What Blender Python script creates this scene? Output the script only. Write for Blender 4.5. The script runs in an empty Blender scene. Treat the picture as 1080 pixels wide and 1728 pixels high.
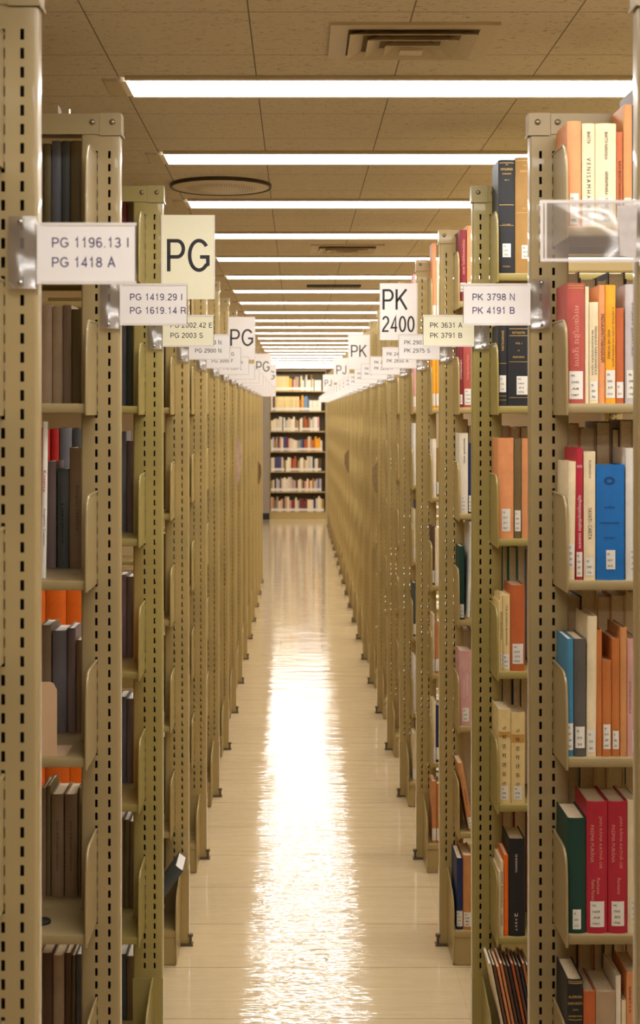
import bpy, bmesh, math, random
from mathutils import Vector, Matrix
random.seed(11)
PI = math.pi
scene = bpy.context.scene
COL = scene.collection

# ---------------------------------------------------------------- camera, world, exposure
CAM_H = 1.7017          # eye height (m)
F = 2400.0              # focal length in pixels of the 1080x1728 frame (50 mm on 36 mm)
VX, VY = 501.5, 698.0   # vanishing point of the aisle in the photograph
cam_d = bpy.data.cameras.new('camera')
cam_d.sensor_fit = 'VERTICAL'; cam_d.sensor_height = 36.0; cam_d.sensor_width = 22.5
cam_d.lens = 50.0
cam_d.shift_x = (540 - VX) / 1728.0
cam_d.shift_y = (VY - 864) / 1728.0
cam_d.clip_start = 0.05; cam_d.clip_end = 100
cam_d.dof.use_dof = True; cam_d.dof.focus_distance = 3.55; cam_d.dof.aperture_fstop = 9.0
cam = bpy.data.objects.new('camera', cam_d); COL.objects.link(cam)
cam.location = (0, 0, CAM_H); cam.rotation_euler = (PI / 2, 0, 0)
scene.camera = cam
w = bpy.data.worlds.new('world'); scene.world = w; w.use_nodes = True
w.node_tree.nodes['Background'].inputs[0].default_value = (0.9, 0.8, 0.65, 1)
w.node_tree.nodes['Background'].inputs[1].default_value = 0.15
scene.view_settings.view_transform = 'Standard'
scene.view_settings.look = 'None'
scene.view_settings.gamma = 1.0
scene.view_settings.exposure = 0.0
scene.view_settings.use_curve_mapping = False
LIGHT_STRENGTH = 16.0
LIGHT_COLOR = (1.0, 0.965, 0.92)
scene.cycles.use_denoising = True
scene.cycles.max_bounces = 8
scene.cycles.diffuse_bounces = 5
scene.cycles.glossy_bounces = 4
scene.cycles.transparent_max_bounces = 12
scene.cycles.sample_clamp_indirect = 6.0

# ---------------------------------------------------------------- measures
PITCH = 0.884                       # distance from one range to the next
def x_right(k): return XR - 0.004 if k == 2 else XR
def yk(k): return (k + 2.15) * PITCH
XL, XR = -0.347, 0.456              # aisle edges of the posts, left and right
CEIL = CAM_H + 0.735
POST_W, POST_D, POST_H = 0.0762, 0.035, 2.289
SHELF_Z = [2.0510, 1.7208, 1.3906, 1.0604, 0.7302, 0.4000]
BASE_Z = 0.107
FRONT = 0.135                       # shelf depth in front of the post face
BU = 0.046                          # bracket plane, from the aisle edge

# ---------------------------------------------------------------- materials
def lin(c):
    r = []
    for v in c[:3]:
        v /= 255.0
        r.append(v / 12.92 if v <= 0.04045 else ((v + 0.055) / 1.055) ** 2.4)
    return (r[0], r[1], r[2], 1.0)
MATS = {}
def new_mat(name):
    m = bpy.data.materials.new(name); m.use_nodes = True
    nt = m.node_tree
    return m, nt, nt.nodes['Principled BSDF']
def N(nt, t, **kw):
    n = nt.nodes.new(t)
    for k, v in kw.items(): setattr(n, k, v)
    return n
def M(rgb, rough=0.6, kind='plain', var=0.06, scale=60.0, bump=0.0, metal=0.0, coat=0.0):
    key = (tuple(rgb), rough, kind, var, scale, bump, metal, coat)
    if key in MATS: return MATS[key]
    m, nt, b = new_mat(kind)
    b.inputs['Roughness'].default_value = rough
    b.inputs['Metallic'].default_value = metal
    b.inputs['Coat Weight'].default_value = coat
    tc = N(nt, 'ShaderNodeTexCoord')
    no = N(nt, 'ShaderNodeTexNoise'); no.inputs['Scale'].default_value = scale; no.inputs['Detail'].default_value = 4
    nt.links.new(tc.outputs['Object'], no.inputs['Vector'])
    mr = N(nt, 'ShaderNodeMapRange'); mr.inputs[1].default_value = 0.3; mr.inputs[2].default_value = 0.7
    mr.inputs[3].default_value = 1 - var; mr.inputs[4].default_value = 1 + var
    nt.links.new(no.outputs[0], mr.inputs[0])
    mx = N(nt, 'ShaderNodeVectorMath', operation='SCALE'); mx.inputs[0].default_value = lin(rgb)[:3]
    nt.links.new(mr.outputs[0], mx.inputs['Scale'])
    nt.links.new(mx.outputs[0], b.inputs['Base Color'])
    if bump:
        bp = N(nt, 'ShaderNodeBump'); bp.inputs['Strength'].default_value = bump; bp.inputs['Distance'].default_value = 0.001
        n2 = N(nt, 'ShaderNodeTexNoise'); n2.inputs['Scale'].default_value = 700
        nt.links.new(tc.outputs['Object'], n2.inputs['Vector'])
        nt.links.new(n2.outputs[0], bp.inputs['Height']); nt.links.new(bp.outputs[0], b.inputs['Normal'])
    MATS[key] = m
    return m
PAINT = [M((160, 140, 98), 0.33, 'beige_enamel', 0.03, 9, coat=0.25),
         M((160, 143, 82), 0.33, 'yellow_green_enamel', 0.03, 9, coat=0.25),
         M((178, 155, 99), 0.33, 'tan_enamel', 0.03, 9, coat=0.25)]
INK = M((28, 24, 30), 0.6, 'ink', 0)
PURPLE_INK = M((52, 36, 92), 0.6, 'purple_ink', 0)
PAPER = M((236, 230, 226), 0.6, 'white_paper', 0.01)
CREAM_PAPER = M((236, 230, 200), 0.6, 'cream_paper', 0.01)
PAGES = M((224, 204, 168), 0.8, 'book_pages', 0.12, 300)
WPAGES = M((238, 232, 220), 0.8, 'white_book_pages', 0.08, 300)
SLIP = M((232, 226, 214), 0.55, 'label_paper', 0.02)
GOLD = M((214, 176, 96), 0.4, 'gilt', 0.1, metal=0.4)
STEEL = M((170, 165, 155), 0.28, 'steel', 0.05, metal=0.9)
DARKM = M((30, 26, 22), 0.7, 'dark_cavity', 0.1)
TRIM = M((205, 188, 156), 0.45, 'warm_white_metal', 0.03)
RUBBER = M((25, 24, 24), 0.5, 'black_rubber', 0.1)

def clear_mat():
    m, nt, b = new_mat('clear_plastic')
    out = nt.nodes['Material Output']
    tr = N(nt, 'ShaderNodeBsdfTransparent'); tr.inputs[0].default_value = (0.90, 0.88, 0.86, 1)
    gl = N(nt, 'ShaderNodeBsdfGlossy'); gl.inputs['Roughness'].default_value = 0.2
    df = N(nt, 'ShaderNodeBsdfDiffuse'); df.inputs[0].default_value = (0.62, 0.58, 0.58, 1)
    tc = N(nt, 'ShaderNodeTexCoord')
    no = N(nt, 'ShaderNodeTexNoise'); no.inputs['Scale'].default_value = 9; no.inputs['Distortion'].default_value = 1.0; no.inputs['Detail'].default_value = 0.5
    nt.links.new(tc.outputs['Object'], no.inputs['Vector'])
    bp = N(nt, 'ShaderNodeBump'); bp.inputs['Strength'].default_value = 1.0; bp.inputs['Distance'].default_value = 0.03
    nt.links.new(no.outputs[0], bp.inputs['Height'])
    nt.links.new(bp.outputs[0], gl.inputs['Normal'])
    m1 = N(nt, 'ShaderNodeMixShader'); m1.inputs[0].default_value = 0.2
    m2 = N(nt, 'ShaderNodeMixShader'); m2.inputs[0].default_value = 0.10
    nt.links.new(tr.outputs[0], m1.inputs[1]); nt.links.new(gl.outputs[0], m1.inputs[2])
    nt.links.new(m1.outputs[0], m2.inputs[1]); nt.links.new(df.outputs[0], m2.inputs[2])
    nt.links.new(m2.outputs[0], out.inputs['Surface'])
    return m
CLEAR = clear_mat()
EDGEP = M((226, 216, 210), 0.2, 'moulded_plastic_edge', 0.02, coat=0.5)

def mathn(nt, op, a, b=None, c=None):
    n = N(nt, 'ShaderNodeMath', operation=op)
    for i, v in enumerate((a, b, c)):
        if v is None: continue
        if isinstance(v, (int, float)): n.inputs[i].default_value = v
        else: nt.links.new(v, n.inputs[i])
    return n.outputs[0]
def seam(nt, coord, period, offset, width):
    """1 on a thin line every `period`, else 0."""
    t = mathn(nt, 'SUBTRACT', coord, offset)
    t = mathn(nt, 'DIVIDE', t, period)
    f = mathn(nt, 'FRACT', t)
    d = mathn(nt, 'SUBTRACT', f, 0.5)
    d = mathn(nt, 'ABSOLUTE', d)
    return mathn(nt, 'GREATER_THAN', d, 0.5 - width / period / 2)

def ceiling_mat():
    m, nt, b = new_mat('fissured_ceiling_tile')
    tc = N(nt, 'ShaderNodeTexCoord'); sp = N(nt, 'ShaderNodeSeparateXYZ')
    nt.links.new(tc.outputs['Object'], sp.inputs[0])
    x, y = sp.outputs[0], sp.outputs[1]
    s = seam(nt, x, 0.301, -0.390, 0.0028)
    for D in (0.944, 0.2965, 0.4956, 0.724):
        s = mathn(nt, 'MAXIMUM', s, seam(nt, y, PITCH, D * PITCH, 0.0028))
    mp = N(nt, 'ShaderNodeMapping'); mp.inputs['Scale'].default_value = (55, 300, 1)
    nt.links.new(tc.outputs['Object'], mp.inputs[0])
    n1 = N(nt, 'ShaderNodeTexNoise'); n1.inputs['Scale'].default_value = 1.0; n1.inputs['Detail'].default_value = 2.5; n1.inputs['Roughness'].default_value = 0.65
    nt.links.new(mp.outputs[0], n1.inputs['Vector'])
    fis = N(nt, 'ShaderNodeMapRange'); fis.inputs[1].default_value = 0.63; fis.inputs[2].default_value = 0.67
    nt.links.new(n1.outputs[0], fis.inputs[0])
    n2 = N(nt, 'ShaderNodeTexNoise'); n2.inputs['Scale'].default_value = 260; n2.inputs['Detail'].default_value = 2
    nt.links.new(tc.outputs['Object'], n2.inputs['Vector'])
    sp2 = N(nt, 'ShaderNodeMapRange'); sp2.inputs[1].default_value = 0.66; sp2.inputs[2].default_value = 0.74; sp2.inputs[4].default_value = 0.5
    nt.links.new(n2.outputs[0], sp2.inputs[0])
    f = mathn(nt, 'MAXIMUM', fis.outputs[0], sp2.outputs[0])
    f = mathn(nt, 'MULTIPLY', f, 0.9)
    f = mathn(nt, 'MAXIMUM', f, mathn(nt, 'MULTIPLY', s, 0.8))
    mx = N(nt, 'ShaderNodeMix', data_type='RGBA')
    nt.links.new(f, mx.inputs[0]); mx.inputs[6].default_value = lin((214, 200, 176)); mx.inputs[7].default_value = lin((84, 66, 46))
    nt.links.new(mx.outputs[2], b.inputs['Base Color'])
    b.inputs['Roughness'].default_value = 0.9
    bp = N(nt, 'ShaderNodeBump'); bp.inputs['Strength'].default_value = 0.5; bp.inputs['Distance'].default_value = 0.002; bp.invert = True
    nt.links.new(f, bp.inputs['Height']); nt.links.new(bp.outputs[0], b.inputs['Normal'])
    return m
def floor_mat():
    m, nt, b = new_mat('waxed_vinyl_tile')
    tc = N(nt, 'ShaderNodeTexCoord'); sp = N(nt, 'ShaderNodeSeparateXYZ')
    nt.links.new(tc.outputs['Object'], sp.inputs[0])
    x, y = sp.outputs[0], sp.outputs[1]
    s = mathn(nt, 'MAXIMUM', mathn(nt, 'MULTIPLY', seam(nt, x, 0.3033, -0.1208, 0.0013), 0.3), seam(nt, y, 0.3707, 4.0, 0.0032))
    n1 = N(nt, 'ShaderNodeTexNoise'); n1.inputs['Scale'].default_value = 25; n1.inputs['Detail'].default_value = 6
    nt.links.new(tc.outputs['Object'], n1.inputs['Vector'])
    mx0 = N(nt, 'ShaderNodeMix', data_type='RGBA'); nt.links.new(n1.outputs[0], mx0.inputs[0])
    mx0.inputs[6].default_value = lin((214, 190, 148)); mx0.inputs[7].default_value = lin((224, 202, 162))
    mx = N(nt, 'ShaderNodeMix', data_type='RGBA')
    nt.links.new(mathn(nt, 'MULTIPLY', s, 0.75), mx.inputs[0]); nt.links.new(mx0.outputs[2], mx.inputs[6])
    mx.inputs[7].default_value = lin((110, 82, 48))
    nt.links.new(mx.outputs[2], b.inputs['Base Color'])
    b.inputs['Roughness'].default_value = 0.06
    b.inputs['IOR'].default_value = 1.55
    b.inputs['Coat Weight'].default_value = 0.5; b.inputs['Coat Roughness'].default_value = 0.03; b.inputs['Coat IOR'].default_value = 1.6
    mp = N(nt, 'ShaderNodeMapping'); mp.inputs['Scale'].default_value = (2.2, 9.0, 1)
    nt.links.new(tc.outputs['Object'], mp.inputs[0])
    n2 = N(nt, 'ShaderNodeTexNoise'); n2.inputs['Scale'].default_value = 1.6; n2.inputs['Detail'].default_value = 3.5; n2.inputs['Roughness'].default_value = 0.55
    nt.links.new(mp.outputs[0], n2.inputs['Vector'])
    mp3 = N(nt, 'ShaderNodeMapping'); mp3.inputs['Scale'].default_value = (3.0, 22.0, 1)
    nt.links.new(tc.outputs['Object'], mp3.inputs[0])
    n3 = N(nt, 'ShaderNodeTexNoise'); n3.inputs['Scale'].default_value = 1.0; n3.inputs['Detail'].default_value = 1.5; n3.inputs['Distortion'].default_value = 0.6
    nt.links.new(mp3.outputs[0], n3.inputs['Vector'])
    h = mathn(nt, 'MULTIPLY_ADD', n3.outputs[0], 0.7, n2.outputs[0])
    h = mathn(nt, 'SUBTRACT', h, mathn(nt, 'MULTIPLY', s, 0.25))
    bp = N(nt, 'ShaderNodeBump'); bp.inputs['Strength'].default_value = 0.5; bp.inputs['Distance'].default_value = 0.004
    nt.links.new(h, bp.inputs['Height']); nt.links.new(bp.outputs[0], b.inputs['Normal']); nt.links.new(bp.outputs[0], b.inputs['Coat Normal'])
    return m
def emit_mat():
    m = bpy.data.materials.new('lit_lens'); m.use_nodes = True; nt = m.node_tree
    nt.nodes.remove(nt.nodes['Principled BSDF'])
    e = N(nt, 'ShaderNodeEmission'); e.inputs[0].default_value = (*LIGHT_COLOR, 1); e.inputs[1].default_value = LIGHT_STRENGTH
    nt.links.new(e.outputs[0], nt.nodes['Material Output'].inputs['Surface'])
    return m
LENS = emit_mat()

# ---------------------------------------------------------------- mesh helper
class MB:
    def __init__(s): s.v = []; s.f = []; s.m = []
    def quad(s, pts, mi=0):
        n = len(s.v); s.v += [tuple(p) for p in pts]; s.f.append(tuple(range(n, n + len(pts)))); s.m.append(mi)
    def box(s, x0, x1, y0, y1, z0, z1, mi=0):
        n = len(s.v)
        s.v += [(x, y, z) for x in (x0, x1) for y in (y0, y1) for z in (z0, z1)]
        for f in ((0, 1, 3, 2), (4, 6, 7, 5), (0, 4, 5, 1), (2, 3, 7, 6), (0, 2, 6, 4), (1, 5, 7, 3)):
            s.f.append(tuple(n + i for i in f)); s.m.append(mi)
    def prism(s, prof, axis, a, b, mi=0):
        """closed 2-D outline extruded along an axis: x -> (y,z), y -> (x,z), z -> (x,y)"""
        def P(p, t):
            return {'x': (t, p[0], p[1]), 'y': (p[0], t, p[1]), 'z': (p[0], p[1], t)}[axis]
        n = len(s.v); k = len(prof)
        s.v += [P(p, a) for p in prof] + [P(p, b) for p in prof]
        for i in range(k):
            j = (i + 1) % k; s.f.append((n + i, n + j, n + k + j, n + k + i)); s.m.append(mi)
        s.f.append(tuple(n + i for i in range(k))); s.m.append(mi)
        s.f.append(tuple(n + k + i for i in range(k))[::-1]); s.m.append(mi)
    def tube(s, pts, r, seg=8, mi=0):
        pts = [Vector(p) for p in pts]; n0 = len(s.v)
        for i, p in enumerate(pts):
            d = (pts[min(i + 1, len(pts) - 1)] - pts[max(i - 1, 0)]).normalized()
            u = d.cross(Vector((1, 0, 0)))
            if u.length < 0.1: u = d.cross(Vector((0, 0, 1)))
            u.normalize(); w_ = d.cross(u)
            for a in range(seg):
                t = 2 * PI * a / seg; s.v.append(tuple(p + u * math.cos(t) * r + w_ * math.sin(t) * r))
        for i in range(len(pts) - 1):
            for a in range(seg):
                b = (a + 1) % seg; s.f.append((n0 + i * seg + a, n0 + i * seg + b, n0 + (i + 1) * seg + b, n0 + (i + 1) * seg + a)); s.m.append(mi)
        s.f.append(tuple(range(n0, n0 + seg))); s.m.append(mi)
        s.f.append(tuple(range(n0 + (len(pts) - 1) * seg, n0 + len(pts) * seg))); s.m.append(mi)
    def lathe(s, prof, c, axis='z', seg=24, mi=0):
        n0 = len(s.v)
        for r, h in prof:
            for a in range(seg):
                t = 2 * PI * a / seg; u, v = r * math.cos(t), r * math.sin(t)
                p = {'z': (u, v, h), 'y': (u, h, v), 'x': (h, u, v)}[axis]
                s.v.append((c[0] + p[0], c[1] + p[1], c[2] + p[2]))
        for i in range(len(prof) - 1):
            for a in range(seg):
                b = (a + 1) % seg; s.f.append((n0 + i * seg + a, n0 + i * seg + b, n0 + (i + 1) * seg + b, n0 + (i + 1) * seg + a)); s.m.append(mi)
        s.f.append(tuple(range(n0, n0 + seg))); s.m.append(mi)
        s.f.append(tuple(range(n0 + (len(prof) - 1) * seg, n0 + len(prof) * seg))); s.m.append(mi)
    def mesh(s, name, mats, smooth=False, sx=1):
        me = bpy.data.meshes.new(name)
        me.from_pydata([(sx * a, b, c) for a, b, c in s.v], [], s.f)
        for i, mi in enumerate(s.m): me.polygons[i].material_index = mi
        bm = bmesh.new(); bm.from_mesh(me)
        bmesh.ops.remove_doubles(bm, verts=bm.verts, dist=1e-6)
        bmesh.ops.recalc_face_normals(bm, faces=bm.faces)
        bm.to_mesh(me); bm.free()
        if smooth:
            for p in me.polygons: p.use_smooth = True
            me.set_sharp_from_angle(angle=math.radians(38))
        for m in (mats if isinstance(mats, (list, tuple)) else [mats]): me.materials.append(m)
        return me
def obj(name, me, parent=None, loc=(0, 0, 0), rot=(0, 0, 0)):
    o = bpy.data.objects.new(name, me); COL.objects.link(o)
    o.location = loc; o.rotation_euler = rot
    if parent: o.parent = parent
    return o
def tag(o, label=None, cat=None, group=None, kind=None):
    if label: o['label'] = label
    if cat: o['category'] = cat
    if group: o['group'] = group
    if kind: o['kind'] = kind
    return o
ORD = ['first', 'second', 'third', 'fourth', 'fifth', 'sixth', 'seventh', 'eighth', 'ninth', 'tenth', 'eleventh', 'twelfth',
       'thirteenth', 'fourteenth', 'fifteenth', 'sixteenth', 'seventeenth', 'eighteenth', 'nineteenth', 'twentieth',
       'twenty-first', 'twenty-second', 'twenty-third', 'twenty-fourth', 'twenty-fifth', 'twenty-sixth', 'twenty-seventh', 'twenty-eighth', 'twenty-ninth', 'thirtieth']

def el(cx, cy, rx, ry, a0, a1, n=14):
    return [(cx + rx * math.cos(math.radians(a0 + (a1 - a0) * i / n)), cy + ry * math.sin(math.radians(a0 + (a1 - a0) * i / n))) for i in range(n + 1)]
GLYPHS = {  # plain grotesque capitals as pen strokes: advance width, strokes (cap height 1)
 'P': (.70, [[(.06, 0), (.06, .95), (.38, .95)] + el(.38, .70, .24, .25, 90, -90) + [(.06, .45)]]),
 'K': (.74, [[(.06, 0), (.06, 1)], [(.66, 1), (.06, .40)], [(.26, .58), (.68, 0)]]),
 'G': (.84, [el(.42, .5, .36, .46, 38, 318, 26) + [(.76, .22), (.76, .45), (.46, .45)]]),
 'J': (.56, [[(.46, 1), (.46, .27)] + el(.26, .27, .20, .23, 0, -180, 12)]),
 'N': (.76, [[(.06, 0), (.06, 1), (.64, 0), (.64, 1)]]),
 'I': (.28, [[(.12, 0), (.12, 1)]]),
 'A': (.74, [[(.02, 0), (.35, .98), (.68, 0)], [(.14, .34), (.56, .34)]]),
 'R': (.76, [[(.06, 0), (.06, .95), (.40, .95)] + el(.40, .71, .24, .24, 90, -90) + [(.06, .47)], [(.42, .47), (.60, .38), (.63, .10), (.68, 0)]]),
 'E': (.68, [[(.60, .05), (.06, .05), (.06, .95), (.58, .95)], [(.06, .52), (.54, .52)]]),
 'F': (.64, [[(.06, 0), (.06, .95), (.58, .95)], [(.06, .50), (.52, .50)]]),
 'L': (.60, [[(.06, 1), (.06, .05), (.54, .05)]]),
 'S': (.70, [el(.34, .72, .25, .235, 20, 250, 16) + el(.34, .27, .28, .23, 72, -170, 18)]),
 'B': (.72, [[(.06, .52), (.38, .52)] + el(.40, .285, .24, .235, 90, -90) + [(.06, .05), (.06, .95), (.38, .95)] + el(.38, .735, .21, .215, 90, -90)]),
 '0': (.62, [el(.29, .5, .24, .46, 0, 360, 28)]),
 '1': (.62, [[(.12, .76), (.24, .80), (.32, .98), (.32, 0)]]),
 '2': (.62, [el(.29, .71, .23, .25, 165, -25, 14) + [(.10, .18), (.05, .05), (.54, .05)]]),
 '3': (.62, [el(.28, .73, .21, .23, 160, -80, 14) + el(.28, .28, .24, .24, 75, -160, 16)]),
 '4': (.62, [[(.42, 0), (.42, .96), (.05, .27), (.56, .27)]]),
 '5': (.62, [[(.50, .95), (.14, .95), (.09, .52)] + el(.28, .32, .24, .28, 125, -155, 16)]),
 '6': (.62, [el(.30, .62, .24, .34, 40, 180, 10) + [(.06, .35)] + el(.30, .31, .23, .27, 180, -180, 22)]),
 '7': (.62, [[(.05, .95), (.52, .95), (.30, .50), (.20, 0)]]),
 '8': (.62, [el(.29, .74, .20, .215, -90, 270, 20), el(.29, .28, .24, .24, -90, 270, 20)]),
 '9': (.62, [el(.28, .69, .23, .27, 0, 360, 20), el(.27, .38, .24, .34, 18, -140, 12)]),
 '.': (.30, [[(.12, 0), (.12, .10)]]), ' ': (.34, [])}
SIGNTEXT = {}
def sign_text(st, w_, h_, mat, pen=.14):
    key = (st, round(w_, 4), round(h_, 4), mat.name)
    if key in SIGNTEXT: return SIGNTEXT[key]
    total = sum(GLYPHS[c][0] for c in st) + .10 * (len(st) - 1); b = MB(); x = 0
    sx_ = w_ / total; k = h_ / sx_          # strokes keep one pen width in both directions
    for c in st:
        for ln in GLYPHS[c][1]:
            pts = [Vector((x + px, py * k)) for px, py in ln]; hw = pen * k / 2
            L, Rr = [], []
            closed = (pts[0] - pts[-1]).length < 1e-4
            for q, p in enumerate(pts):
                a = pts[q - 1] if q else (pts[-2] if closed else p); d = pts[q + 1] if q < len(pts) - 1 else (pts[1] if closed else p)
                d1 = (p - a).normalized() if (p - a).length > 1e-9 else (d - p).normalized()
                d2 = (d - p).normalized() if (d - p).length > 1e-9 else d1
                t = d1 + d2; t = t.normalized() if t.length > 1e-6 else d1
                nrm = Vector((-t.y, t.x)); m_ = hw / max(.35, nrm.dot(Vector((-d1.y, d1.x))))
                L.append(p + nrm * m_); Rr.append(p - nrm * m_)
            for q in range(len(pts) - 1):
                b.quad([((v.x - total / 2) * sx_, 0, v.y * sx_ - h_ / 2) for v in (L[q], L[q + 1], Rr[q + 1], Rr[q])])
        x += GLYPHS[c][0] + .10
    me = b.mesh('lettering', mat); SIGNTEXT[key] = me
    return me
TEXTS = {}
def text_mesh(s, w_, h_, mat):
    """lettering scaled to w_ x h_, centred on the origin in the x-z plane, facing -y"""
    key = (s, round(w_, 4), round(h_, 4), mat.name)
    if key in TEXTS: return TEXTS[key]
    c = bpy.data.curves.new('t', 'FONT'); c.body = s; c.resolution_u = 3
    o = bpy.data.objects.new('t', c)
    me = bpy.data.meshes.new_from_object(o)
    bpy.data.objects.remove(o); bpy.data.curves.remove(c)
    xs = [v.co.x for v in me.vertices]; ys = [v.co.y for v in me.vertices]
    x0, x1, y0, y1 = min(xs), max(xs), min(ys), max(ys)
    for v in me.vertices:
        v.co = Vector(((v.co.x - (x0 + x1) / 2) / (x1 - x0) * w_, 0, (v.co.y - (y0 + y1) / 2) / (y1 - y0) * h_))
    me.materials.clear(); me.materials.append(mat); me.name = 'lettering'
    TEXTS[key] = me
    return me

# ---------------------------------------------------------------- the setting
X0, X1, Y0, Y1 = -4.2, 5.0, -3.2, 23.5
def struct(name, me):
    return tag(obj(name, me), kind='structure')
b = MB(); b.box(X0, X1, Y0, Y1, -0.05, 0); struct('floor', b.mesh('floor', floor_mat()))
b = MB(); b.box(X0, X1, Y0, Y1, CEIL, CEIL + 0.05); struct('ceiling', b.mesh('ceiling', ceiling_mat()))
WALL = M((190, 172, 140), 0.8, 'wall_paint', 0.03, 3)
b = MB(); b.box(X0 - .1, X0, Y0, Y1, 0, CEIL); struct('wall_left', b.mesh('wall', WALL))
b = MB(); b.box(X1, X1 + .1, Y0, Y1, 0, CEIL); struct('wall_right', b.mesh('wall', WALL))
b = MB(); b.box(X0, X1, Y1, Y1 + .1, 0, CEIL); struct('wall_back', b.mesh('wall', WALL))
b = MB(); b.box(X0, X1, Y0 - .1, Y0, 0, CEIL); struct('wall_front', b.mesh('wall', WALL))
# square pillar beside the last bookcase
PILLAR = M((150, 138, 122), 0.6, 'grey_pillar_paint', 0.05, 4)
b = MB(); b.box(-0.86, -0.452, 22.86, 23.26, 0, CEIL)
struct('column', b.mesh('column', PILLAR))
b = MB(); b.box(-0.868, -0.444, 22.852, 23.268, 0, 0.10)
struct('baseboard_column', b.mesh('baseboard', RUBBER))

# ---------------------------------------------------------------- ceiling lights
LX0, LLEN = -0.376, 0.895
lb = MB(); lb.box(0.001, LLEN - 0.001, -0.078, 0.078, -0.005, -0.002)
lens_me = lb.mesh('diffuser', LENS)
fb = MB()
fb.box(0.0, LLEN, -0.098, -0.080, -0.007, 0); fb.box(0.0, LLEN, 0.080, 0.098, -0.007, 0)
fb.box(0.0, 0.008, -0.080, 0.080, -0.0018, 0); fb.box(LLEN - 0.008, LLEN, -0.080, 0.080, -0.0018, 0)
frame_me = fb.mesh('light_frame', TRIM)
eb = MB(); eb.prism([(-0.055, 0), (-0.05, -0.006), (-0.012, -0.008), (0.0, -0.006), (0.0, 0)], 'y', -0.07, 0.07)
end_me = eb.mesh('end_plate', TRIM)
for n in range(-4, 23):
    y = (3.61 + n) * PITCH
    for j in range(3):
        e = bpy.data.objects.new('ceiling_light', None); COL.objects.link(e)
        e.location = (LX0 + j * LLEN, y, CEIL)
        side = ['left', 'middle', 'right'][j]
        if n >= 0: lab = 'bright white recessed ceiling strip light, %s row from the camera, %s section' % (ORD[n], side)
        else: lab = 'ceiling strip light behind the camera, %s row back, %s section' % (ORD[-n - 1], side)
        tag(e, lab, 'ceiling light', 'strip lights across the ceiling')
        obj('diffuser', lens_me, e); obj('light_frame', frame_me, e)
        if j == 0: obj('end_plate', end_me, e)

# ---------------------------------------------------------------- ceiling fittings
def square_diffuser(x, y, lab):
    e = bpy.data.objects.new('air_diffuser', None); COL.objects.link(e); e.location = (x, y, CEIL)
    tag(e, lab, 'air vent', 'square air diffusers in the ceiling')
    A, B = 0.160, 0.128
    b = MB()
    for (x0, x1, y0, y1) in ((-A, A, -B, -B + .03), (-A, A, B - .03, B), (-A, -A + .035, -B + .03, B - .03), (A - .035, A, -B + .03, B - .03)):
        b.box(x0, x1, y0, y1, -0.006, 0)
    obj('flange', b.mesh('flange', TRIM), e)
    b = MB(); b.box(-A + .035, A - .035, -B + .03, B - .03, -0.002, 0); obj('backing', b.mesh('backing', M((130, 108, 78), .7, 'duct_shade')), e)
    for (s, zt, zb) in ((0.98, -0.004, -0.016), (0.70, -0.004, -0.020), (0.42, -0.004, -0.024), (0.18, -0.004, -0.026)):
        b = MB(); ax, ay = (A - .035) * s, (B - .03) * s; bx, by = ax - .028, ay - .022
        t = 0.0015
        if s > .2:
            for q in range(4):
                c = [(-ax, -ay), (ax, -ay), (ax, ay), (-ax, ay)]; d = [(-bx, -by), (bx, -by), (bx, by), (-bx, by)]
                r = (q + 1) % 4
                b.quad([(*c[q], zb), (*c[r], zb), (*d[r], zt), (*d[q], zt)])
                b.quad([(*c[q], zb + t), (*c[r], zb + t), (*d[r], zt + t), (*d[q], zt + t)])
                b.quad([(*c[q], zb), (*c[r], zb), (*c[r], zb + t), (*c[q], zb + t)])
        else: b.box(-ax, ax, -ay, ay, zb, zb + .006)
        obj('louvre', b.mesh('louvre', TRIM), e)
square_diffuser(0.223, 3.165 * PITCH, 'square louvred air diffuser in the ceiling in front of the first strip light')
square_diffuser(0.220, 7.13 * PITCH, 'distant square air diffuser between the fourth and fifth strip lights')
e = bpy.data.objects.new('round_ceiling_speaker', None); COL.objects.link(e); e.location = (-0.245, 5.165 * PITCH, CEIL)
tag(e, 'round perforated grille on the ceiling, left of centre past the second strip light', 'ceiling grille')
b = MB(); b.lathe([(0.162, 0), (0.163, -0.010), (0.161, -0.012), (0.156, -0.010), (0.155, 0)], (0, 0, 0), seg=64)
obj('rim', b.mesh('rim', M((70, 60, 48), 0.5, 'dark_rim'), True), e)
def grille_mat():
    m, nt, bs = new_mat('perforated_metal')
    tc = N(nt, 'ShaderNodeTexCoord'); vo = N(nt, 'ShaderNodeTexVoronoi'); vo.inputs['Scale'].default_value = 130; vo.inputs['Randomness'].default_value = 0
    nt.links.new(tc.outputs['Object'], vo.inputs['Vector'])
    g = mathn(nt, 'LESS_THAN', vo.outputs['Distance'], 0.3)
    mx = N(nt, 'ShaderNodeMix', data_type='RGBA'); nt.links.new(g, mx.inputs[0])
    mx.inputs[6].default_value = lin((206, 190, 160)); mx.inputs[7].default_value = lin((50, 40, 30))
    nt.links.new(mx.outputs[2], bs.inputs['Base Color']); return m
b = MB(); b.lathe([(0.155, -0.009), (0.10, -0.015), (0.05, -0.018), (0.002, -0.019)], (0, 0, 0), seg=64)
obj('grille', b.mesh('grille', grille_mat(), True), e)
e = bpy.data.objects.new('linear_vent', None); COL.objects.link(e); e.location = (0.21, 9.24 * PITCH, CEIL)
tag(e, 'dark linear slotted vent in the ceiling beside the sixth strip light', 'air vent')
b = MB(); b.box(-0.155, 0.155, -0.065, 0.065, -0.006, 0); obj('backing', b.mesh('backing', DARKM), e)
b = MB()
for i in range(17): b.box(-0.15 + i * 0.018, -0.146 + i * 0.018, -0.06, 0.06, -0.012, -0.006)
tag(obj('slats', b.mesh('slats', M((110, 95, 70), 0.5, 'vent_slat')), e))

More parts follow.
